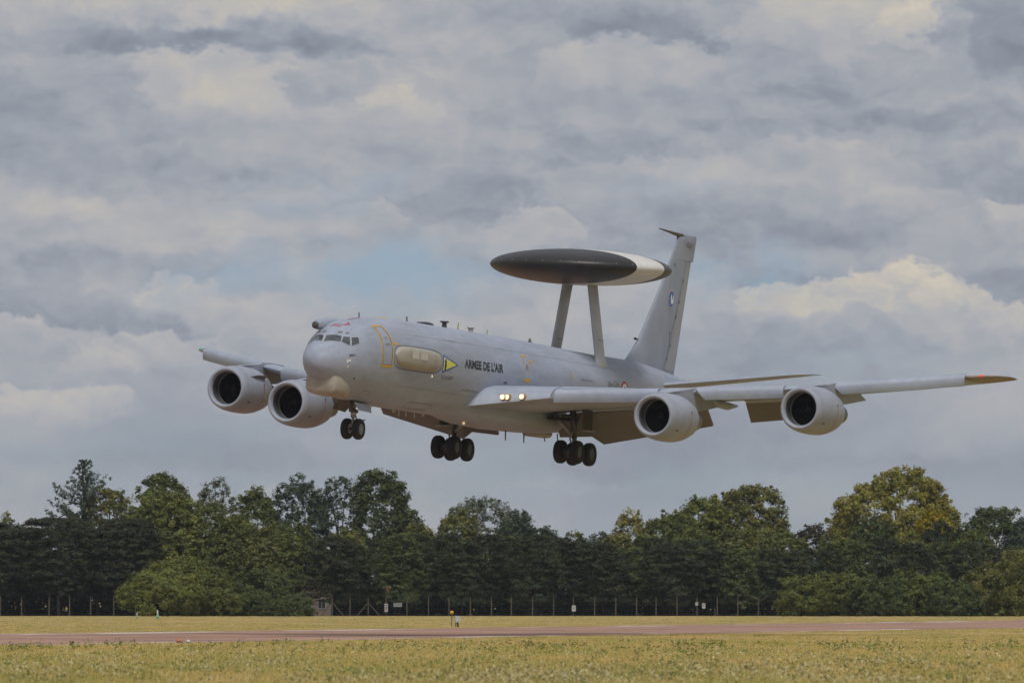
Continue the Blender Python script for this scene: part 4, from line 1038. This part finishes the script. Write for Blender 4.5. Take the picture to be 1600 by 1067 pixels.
# bushes on the airfield side
def bush(label, px, top, w, dist, pal, dens=1.5): tree(label, px, top, w, dist, 'bush', pal, name='bush', group='bushes in front of the fence', cat='bush', dens=dens, per=30, size=.14, trunk=True)
bush('large bright green bush left of the house', 262, 872, 130, 886, 'light')
bush('darker green bush on the right flank of the large bright one', 335, 890, 110, 888, 'mid')
bush('low dark bush next to the house gap', 405, 884, 110, 890, 'deep')
bush('low dark green shrub at the foot of the house', 452, 930, 70, 884, 'deep')
for i, (px, tp, w, pal, lab) in enumerate(((1252, 902, 80, 'mid', 'bush at the right end of the fence'), (1312, 896, 96, 'mid', 'second bush right of the fence end'), (1372, 902, 92, 'deep', 'dark bush in the middle of the shrub row'), (1436, 893, 104, 'mid', 'tallest bright bush of the shrub row'), (1494, 908, 80, 'deep', 'low dark bush before the olive shrubs'), (1552, 880, 104, 'olive', 'olive brown bush near the right edge'), (1606, 862, 96, 'olive', 'tall olive brown bush at the right edge'), (1530, 925, 80, 'rust', 'low brownish bush in front of the olive shrubs'))):
    bush(lab, px, tp, w, 884 + 3 * (i % 2), pal)
# soil, and near-black leaves added as painted shade, under the trees
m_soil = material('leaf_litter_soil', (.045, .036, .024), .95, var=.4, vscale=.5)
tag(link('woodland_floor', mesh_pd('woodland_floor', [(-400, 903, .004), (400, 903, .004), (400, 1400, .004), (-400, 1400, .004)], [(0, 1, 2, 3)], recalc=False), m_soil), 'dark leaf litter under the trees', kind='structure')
def shade_growth():
    n = 9000; x = RNG.uniform(-70, 70, n); y = 921 + RNG.uniform(0, 8, n); z = RNG.uniform(0.0, 1, n) * 3.8
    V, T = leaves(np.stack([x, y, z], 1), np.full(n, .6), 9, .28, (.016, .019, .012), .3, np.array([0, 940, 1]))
    V[:, :, 2] = np.maximum(V[:, :, 2], .01)
    o = link('shade_growth', quads_mesh('shade_growth', V, T), M_NEEDLE); tag(o, 'near-black leaves put in as deep shade below the trees', 'shade_growth', kind='stuff')
shade_growth()

# ------------------------------------------------------------------ house glimpsed through the gap
m_wall = material('cream_brown_render', (0.24, 0.19, 0.15), 0.9, var=0.15, vscale=0.8, fine=0.1)
m_roof = material('brown_roof_tiles', (0.16, 0.10, 0.075), 0.9, var=0.3, vscale=2.0)
house = bpy.data.objects.new('cottage', None); COL.objects.link(house)
HD = 919.0; hk = HD / FPX; hx = at(492, HD)
house.location = (hx, HD, 0); tag(house, 'small cream cottage half hidden between the bushes and the conifer screen', 'house')
hw, eave, ridge = 1.9, 2.1, 3.35
link('wall', mesh_pd('wall', [(-hw, 0, 0), (hw, 0, 0), (hw, 0, eave), (0, 0, ridge), (-hw, 0, eave), (-hw, 5, 0), (hw, 5, 0), (hw, 5, eave), (0, 5, ridge), (-hw, 5, eave)],
     [(0, 1, 2, 3, 4), (5, 9, 8, 7, 6), (0, 4, 9, 5), (1, 6, 7, 2)]), m_wall, house)
rf = link('roof', mesh_pd('roof', *merge(([(-hw - .25, -.2, eave - .12), (0, -.2, ridge + .06), (0, 5.2, ridge + .06), (-hw - .25, 5.2, eave - .12), (-hw - .25, -.2, eave - .0), (0, -.2, ridge + .18), (0, 5.2, ridge + .18), (-hw - .25, 5.2, eave)], [(0, 1, 2, 3), (4, 7, 6, 5), (0, 4, 5, 1), (1, 5, 6, 2), (2, 6, 7, 3), (3, 7, 4, 0)]),
     ([(hw + .25, -.2, eave - .12), (0, -.2, ridge + .06), (0, 5.2, ridge + .06), (hw + .25, 5.2, eave - .12), (hw + .25, -.2, eave - .0), (0, -.2, ridge + .18), (0, 5.2, ridge + .18), (hw + .25, 5.2, eave)], [(0, 3, 2, 1), (4, 5, 6, 7), (0, 1, 5, 4), (1, 2, 6, 5), (2, 3, 7, 6), (3, 0, 4, 7)]))), m_roof, house)
link('chimney', mesh_pd('chimney', *box(-.3, .3, 2.2, 2.8, ridge - .2, ridge + .7)), m_roof, rf)
for wx in (-.75, .75):
    wn = link('window', mesh_pd('window', *box(wx - .38, wx + .38, -.04, .02, .75, 1.75)), material('dark_house_glass', (.03, .035, .04), .15), house)
    link('window_frame', mesh_pd('window_frame', *merge(box(wx - .44, wx - .37, -.07, 0, .7, 1.8), box(wx + .37, wx + .44, -.07, 0, .7, 1.8), box(wx - .37, wx + .37, -.07, 0, 1.73, 1.8), box(wx - .37, wx + .37, -.07, 0, .7, .77), box(wx - .02, wx + .02, -.06, 0, .77, 1.73))), material('house_window_frame', (.35, .34, .32), .7), wn)

# ------------------------------------------------------------------ fence
FD = 899.0
m_post = material('weathered_concrete_post', (0.11, 0.095, 0.072), 0.9, var=0.35, vscale=1.5)
m_wire = material('fence_wire', (0.05, 0.05, 0.05), 0.6, metal=0.5)
def fence(name, label, posts, braced, top=933):
    k = FD / FPX; x0 = at(posts[0], FD)
    r = bpy.data.objects.new(name, None); COL.objects.link(r); r.location = (x0, FD, 0); tag(r, label, 'fence', 'airfield boundary fences')
    H = hz(top, FD)
    for i, px in enumerate(posts):
        x = at(px, FD) - x0; hh = H * (1 + .03 * math.sin(i * 2.3)); w = .055
        V, F = box(x - w, x + w, -w, w, -.05, hh)
        V2, F2 = tube([(x, 0, hh - .02), (x + .02, -.22, hh + .22)], [.05, .03], 5)
        p = link('post', mesh_pd('post', *merge((V, F), (V2, F2))), m_post, r)
        if px in braced:
            for s_ in (-1, 1): link('brace', mesh_pd('brace', *tube([(x + s_ * .05, 0, hh * .72), (x + s_ * 1.2, 0, .0)], [.05, .05], 6)), m_post, r)
    xe = at(posts[-1], FD) - x0
    for z in (.25, .7, 1.15, 1.6, H - .1):
        link('wire', mesh_pd('wire', *tube([(0, .09, z), (xe, .09, z)], [.004, .004], 4)), m_wire, r)
fence('boundary_fence', 'post and wire fence in front of the pines on the left', [-30, 1, 34, 77, 109, 142, 178, 212], ())
fence('boundary_fence', 'long post and wire fence in front of the conifer screen', [519, 547, 575.5, 603, 636, 669.6, 701.6, 735, 768, 799, 832, 865, 896, 929, 962, 994.6, 1025, 1057.7, 1089, 1120.6, 1152.6, 1185, 1215], (519, 575.5))
m_sign = material('sign_white', (0.55, 0.55, 0.54), 0.6, var=.1)
m_signg = material('sign_grey', (0.26, 0.27, 0.28), 0.6)
m_glyph = material('sign_print', (0.12, 0.12, 0.13), 0.7)
def fence_sign(label, px, row, w, h, mat, dist=FD - .25):
    k = dist / FPX; x = at(px, dist); z = hz(row, dist); W, Hh = w * k / 2, h * k / 2
    o = link('warning_sign', mesh_pd('warning_sign', *box(-W, W, -.015, .015, -Hh, Hh)), mat); o.location = (x, dist, z); tag(o, label, 'sign', 'signs on the fence')
    for q in (.45, .05, -.35): link('print_line', mesh_pd('print_line', [(-W * .7, -.018, Hh * q), (W * .7, -.018, Hh * q), (W * .7, -.018, Hh * (q + .18)), (-W * .7, -.018, Hh * (q + .18))], [(0, 1, 2, 3)]), m_glyph, o)
fence_sign('narrow tall white sign on the fence below the small red flag', 603.5, 949, 5, 13, m_sign)
fence_sign('wide grey sign on the fence right of the narrow white one', 621.5, 944.5, 13, 6, m_signg)
fence_sign('white sign on a post in the middle of the long fence', 896.5, 950, 6, 9, m_sign)
fence_sign('small pale sign high on a post near the right end of the fence', 1088.5, 943, 4, 5, m_sign)
fence_sign('grey white rectangular sign hung between two posts on the right', 1099.5, 946, 5, 8, m_sign)
# red flag
fl = bpy.data.objects.new('flag_pole', None); COL.objects.link(fl); fl.location = (at(603.5, FD - .4), FD - .4, 0); tag(fl, 'thin pole flying a small dull red flag above the fence', 'flag')
link('pole', mesh_pd('pole', *tube([(0, 0, 0), (0, 0, hz(911, FD))], [.03, .025], 6)), m_post, fl)
zt = hz(913, FD)
link('flag', mesh_pd('flag', [(.03 + .07 * i, .05 * math.sin(i * 1.4), zt - .16 * i - j * (.50 - .05 * i)) for i in range(5) for j in (0, 1)], [(2*i, 2*i+1, 2*i+3, 2*i+2) for i in range(4)]), material('red_cloth', (.20, .06, .035), .8), fl)

# ------------------------------------------------------------------ airfield furniture
def cone(label, px, row, hpx, dist):
    k = dist / FPX; h = hpx * k; x = at(px, dist)
    r = bpy.data.objects.new('marker_cone', None); COL.objects.link(r); r.location = (x, dist, 0); tag(r, label, 'cone', 'marker cones by the far verge')
    gm = material('pale_green_plastic', (.20, .42, .27), .5); wm = material('white_plastic', (.62, .66, .63), .5)
    s_ = 2 * np.pi * np.arange(16) / 16; b = h * .26
    link('base', mesh_pd('base', *box(-b, b, -b, b, 0, h * .06)), gm, r)
    link('lower_body', mesh_pd('lower_body', *loft([[(q * math.cos(a), q * math.sin(a), z) for a in s_] for q, z in ((b * .8, h * .06), (b * .5, h * .45))]), smooth=True), gm, r)
    link('upper_body', mesh_pd('upper_body', *loft([[(q * math.cos(a), q * math.sin(a), z) for a in s_] for q, z in ((b * .5, h * .451), (b * .15, h))]), smooth=True), wm, r)
cone('shorter pale green marker cone, left of the pair', 214.5, 965.8, 9, ground_y(965.8))
cone('taller pale green marker cone, right of the pair', 246.5, 966.2, 13.5, ground_y(966.2))
# lamp on a thin post and the cabinet beside it
LD = ground_y(979.3)
lx = at(706.5, LD); r = bpy.data.objects.new('runway_lamp', None); COL.objects.link(r); r.location = (lx, LD, 0); tag(r, 'yellow ball topped runway lamp on a thin post beside the white cabinet', 'runway lamp')
k = LD / FPX
link('post', mesh_pd('post', *merge(tube([(-.02, 0, 0), (-.02, 0, 20 * k)], [.035, .035], 8), tube([(5.2 * k, .1, 0), (5.2 * k, .1, 19 * k)], [.03, .03], 8), tube([(-.02, 0, 15 * k), (5.2 * k, .1, 15 * k)], [.018, .018], 6))), material('grey_post', (.16, .15, .14), .6), r)
s_ = 2 * np.pi * np.arange(20) / 20
link('globe', mesh_pd('globe', *loft([[(-.02 + 3.0 * k * math.sin(t) * math.cos(a), 3.0 * k * math.sin(t) * math.sin(a), 22.8 * k - 3.0 * k * math.cos(t)) for a in s_] for t in np.linspace(.05, 3.09, 14)]), smooth=True), material('yellow_lens', (.62, .36, .02), .35), r)
link('collar', mesh_pd('collar', *tube([(-.02, 0, 18.5 * k), (-.02, 0, 20.2 * k)], [.05, .075], 12)), m_ink, r)
r = bpy.data.objects.new('equipment_cabinet', None); COL.objects.link(r); r.location = (at(715.5, LD), LD, 0); tag(r, 'small white equipment cabinet on a dark leg beside the runway', 'cabinet')
cb = link('case', mesh_pd('case', *box(-4.0 * k, 4.0 * k, -.12, .12, 7.5 * k, 17.5 * k)), material('cabinet_white', (.52, .53, .53), .5, var=.12), r)
link('door', mesh_pd('door', *box(-3.4 * k, 3.4 * k, -.135, -.121, 8.3 * k, 16.8 * k)), material('cabinet_door', (.47, .48, .49), .5), r)
link('leg', mesh_pd('leg', *tube([(.2 * k, 0, -.02), (-.8 * k, 0, 7.6 * k)], [.06, .06], 8)), m_ink, r)
# edge lamps on the near side
ED = ground_y(1003.6); k = ED / FPX
def edge_lamp(name, label, px, mat, rx, h):
    r = bpy.data.objects.new(name, None); COL.objects.link(r); r.location = (at(px, ED), ED, 0); tag(r, label, 'runway lamp')
    link('base', mesh_pd('base', *loft([[(q * math.cos(a), q * math.sin(a), z) for a in s_] for q, z in ((rx * k * 1.1, 0), (rx * k * 1.05, .3 * h * k), (rx * k * .8, .35 * h * k))]), smooth=True), material('dark_lamp_base', (.09, .07, .06), .7), r)
    link('lens', mesh_pd('lens', *loft([[(rx * k * math.sin(t) * math.cos(a), rx * k * math.sin(t) * math.sin(a), h * k * (.34 + .66 * math.cos(t))) for a in s_] for t in np.linspace(1.55, .04, 9)]), smooth=True), mat, r)
edge_lamp('edge_lamp', 'low orange edge lamp on the near runway line', 280, material('orange_lens', (.55, .17, .02), .35), 3.9, 6.2)
edge_lamp('edge_lamp', 'low white edge lamp next to the orange one', 294.5, material('white_lens', (.62, .62, .60), .35), 3.7, 4.6)

# ------------------------------------------------------------------ grass
def patchy(x, y, seed, sx, sy):
    g = np.random.default_rng(seed); v = np.zeros_like(x)
    for o in range(4):
        k = g.normal(size=2) * np.array([sx, sy]) * 1.9 ** o; k2 = g.normal(size=2) * np.array([sx, sy]) * 1.9 ** o
        v += (np.sin(x * k[0] + y * k[1] + g.uniform(0, 6)) + np.sin(x * k2[0] + y * k2[1] + g.uniform(0, 6))) / 1.6 ** o
    return v / 3.2
def field(n, row0, row1, seed):
    g = np.random.default_rng(seed)
    row = g.uniform(row0, row1, n); y = FPX * EYE / (row - HOR); x = g.uniform(-1.25, 1.25, n) * 800 / FPX * y
    return x, y, g
def runway_clear(x, y, margin):
    s0 = (Vector((0, ground_y(994.5), 0))).dot(RN); s1 = (Vector((0, ground_y(979.4), 0))).dot(RN)
    d = x * RN.x + y * RN.y
    return (d < s0 - margin) | (d > s1 + margin)
def tufts(name, label, n, row0, row1, hmin, hmax, wid, seed, blades=4, spread=.12):
    x, y, g = field(n, row0, row1, seed); ok = runway_clear(x, y, .25); x, y = x[ok], y[ok]; n = len(x)
    p1 = patchy(x, y, 5, .35, .045); p2 = patchy(x, y, 9, 1.2, .16)
    f = np.clip(.32 + .60 * p1 + .35 * p2 + np.clip((HOR + FPX * EYE / y - 1005) / 200, 0, .35) + g.normal(size=n) * .22, 0, 1)[:, None]
    col = (1 - f) * np.array([.50, .355, .135]) + f * np.array([.35, .305, .09])
    pale = g.uniform(0, 1, n) < .10; col[pale] = np.array([.55, .43, .20])
    dk = (g.uniform(0, 1, n) < .06 + .10 * (p2 > .45)); col[dk] = np.array([.16, .185, .045])
    hgt = g.uniform(hmin, hmax, n) * (1 + .35 * p2) * np.clip((HOR + FPX * EYE / y - 988) / 55, .22, 1.0)
    V = []; T = []
    for b in range(blades):
        ox, oy = g.normal(size=n) * spread, g.normal(size=n) * spread; lx_, ly_ = g.normal(size=n) * .08, g.uniform(.2, 1.6, n) * hgt
        w = wid * g.uniform(.6, 1.4, n); h = hgt * g.uniform(.6, 1.1, n)
        V.append(np.stack([np.stack([x + ox - w, y + oy, 0 * x], 1), np.stack([x + ox + w, y + oy, 0 * x], 1), np.stack([x + ox + lx_, y + oy + ly_, h], 1)], 1))
        T.append(col * g.uniform(.8, 1.2, (n, 1)))
    o = link(name, quads_mesh(name, np.concatenate(V), np.concatenate(T), 3), M_GRASS); tag(o, label, 'grass', kind='stuff'); return o
tufts('meadow_grass', 'dry golden and green meadow grass in the foreground', 78000, 990, 1082, .10, .26, .03, 3, 4, .14)
tufts('verge_grass', 'short dry grass between the runway and the fence', 26000, 962.2, 988, .08, .20, .05, 4, 3, .25)
def flowers():
    x, y, g = field(9500, 1004, 1082, 21); ok = runway_clear(x, y, 1.0)
    p = patchy(x, y, 31, .8, .10); row = HOR + FPX * EYE / y
    ok &= g.uniform(0, 1, len(x)) < np.clip((row - 1004) / 60, .05, 1) * np.clip(.45 + .8 * p, .05, 1); x, y = x[ok], y[ok]; n = len(x)
    V, T = [], []
    for b in range(5):
        cx = x + g.normal(size=n) * .07; cy = y + g.normal(size=n) * .07; z = g.uniform(.12, .28, n); r = g.uniform(.014, .042, n)
        a = g.uniform(0, 6.28, n)
        q = [np.stack([cx + r * np.cos(a + t), cy + r * np.sin(a + t), z + r * .9 * np.sin(t + .7)], 1) for t in (0, 1.57, 3.14, 4.71)]
        V.append(np.stack(q, 1)); T.append(np.array([.50, .45, .24])[None, :] * g.uniform(.75, 1.2, (n, 1)))
    o = link('meadow_flowers', quads_mesh('meadow_flowers', np.concatenate(V), np.concatenate(T)), M_GRASS); tag(o, 'small cream flower heads scattered over the foreground grass', 'flowers', kind='stuff')
    x, y, g = field(7000, 1002, 1082, 22); ok = runway_clear(x, y, .6)
    p = patchy(x, y, 41, .9, .12); ok &= g.uniform(0, 1, len(x)) < np.clip(.1 + 1.2 * p, .04, 1); x, y = x[ok], y[ok]; n = len(x)
    c = np.stack([x, y, g.uniform(.04, .16, n)], 1)
    V, T = leaves(c, g.uniform(.10, .26, n), 12, .042, (.20, .235, .075), .3, np.array([0, 300, 0])); V[:, :, 2] = np.maximum(V[:, :, 2], .005)
    o = link('meadow_weeds', quads_mesh('meadow_weeds', V, T), M_GRASS); tag(o, 'darker green broad leaved weeds in the foreground grass', 'weeds', kind='stuff')
flowers()


# ------------------------------------------------------------------ thin haze volume added to lift the dark trees
hm = bpy.data.materials.new('tree_lift_haze'); hm.use_nodes = True; nt = hm.node_tree; nt.nodes.clear()
pv = nt.nodes.new('ShaderNodeVolumePrincipled'); pv.inputs['Color'].default_value = (.86, .90, .96, 1); pv.inputs['Density'].default_value = 0.00005; pv.inputs['Anisotropy'].default_value = 0.2
ho = nt.nodes.new('ShaderNodeOutputMaterial'); nt.links.new(pv.outputs[0], ho.inputs['Volume'])
hb = link('haze', mesh_pd('haze', *box(-9500, 9500, -9500, 9500, -1.0, 27.0)), hm); tag(hb, 'thin pale haze added to lighten the dark trees', 'haze', kind='stuff')
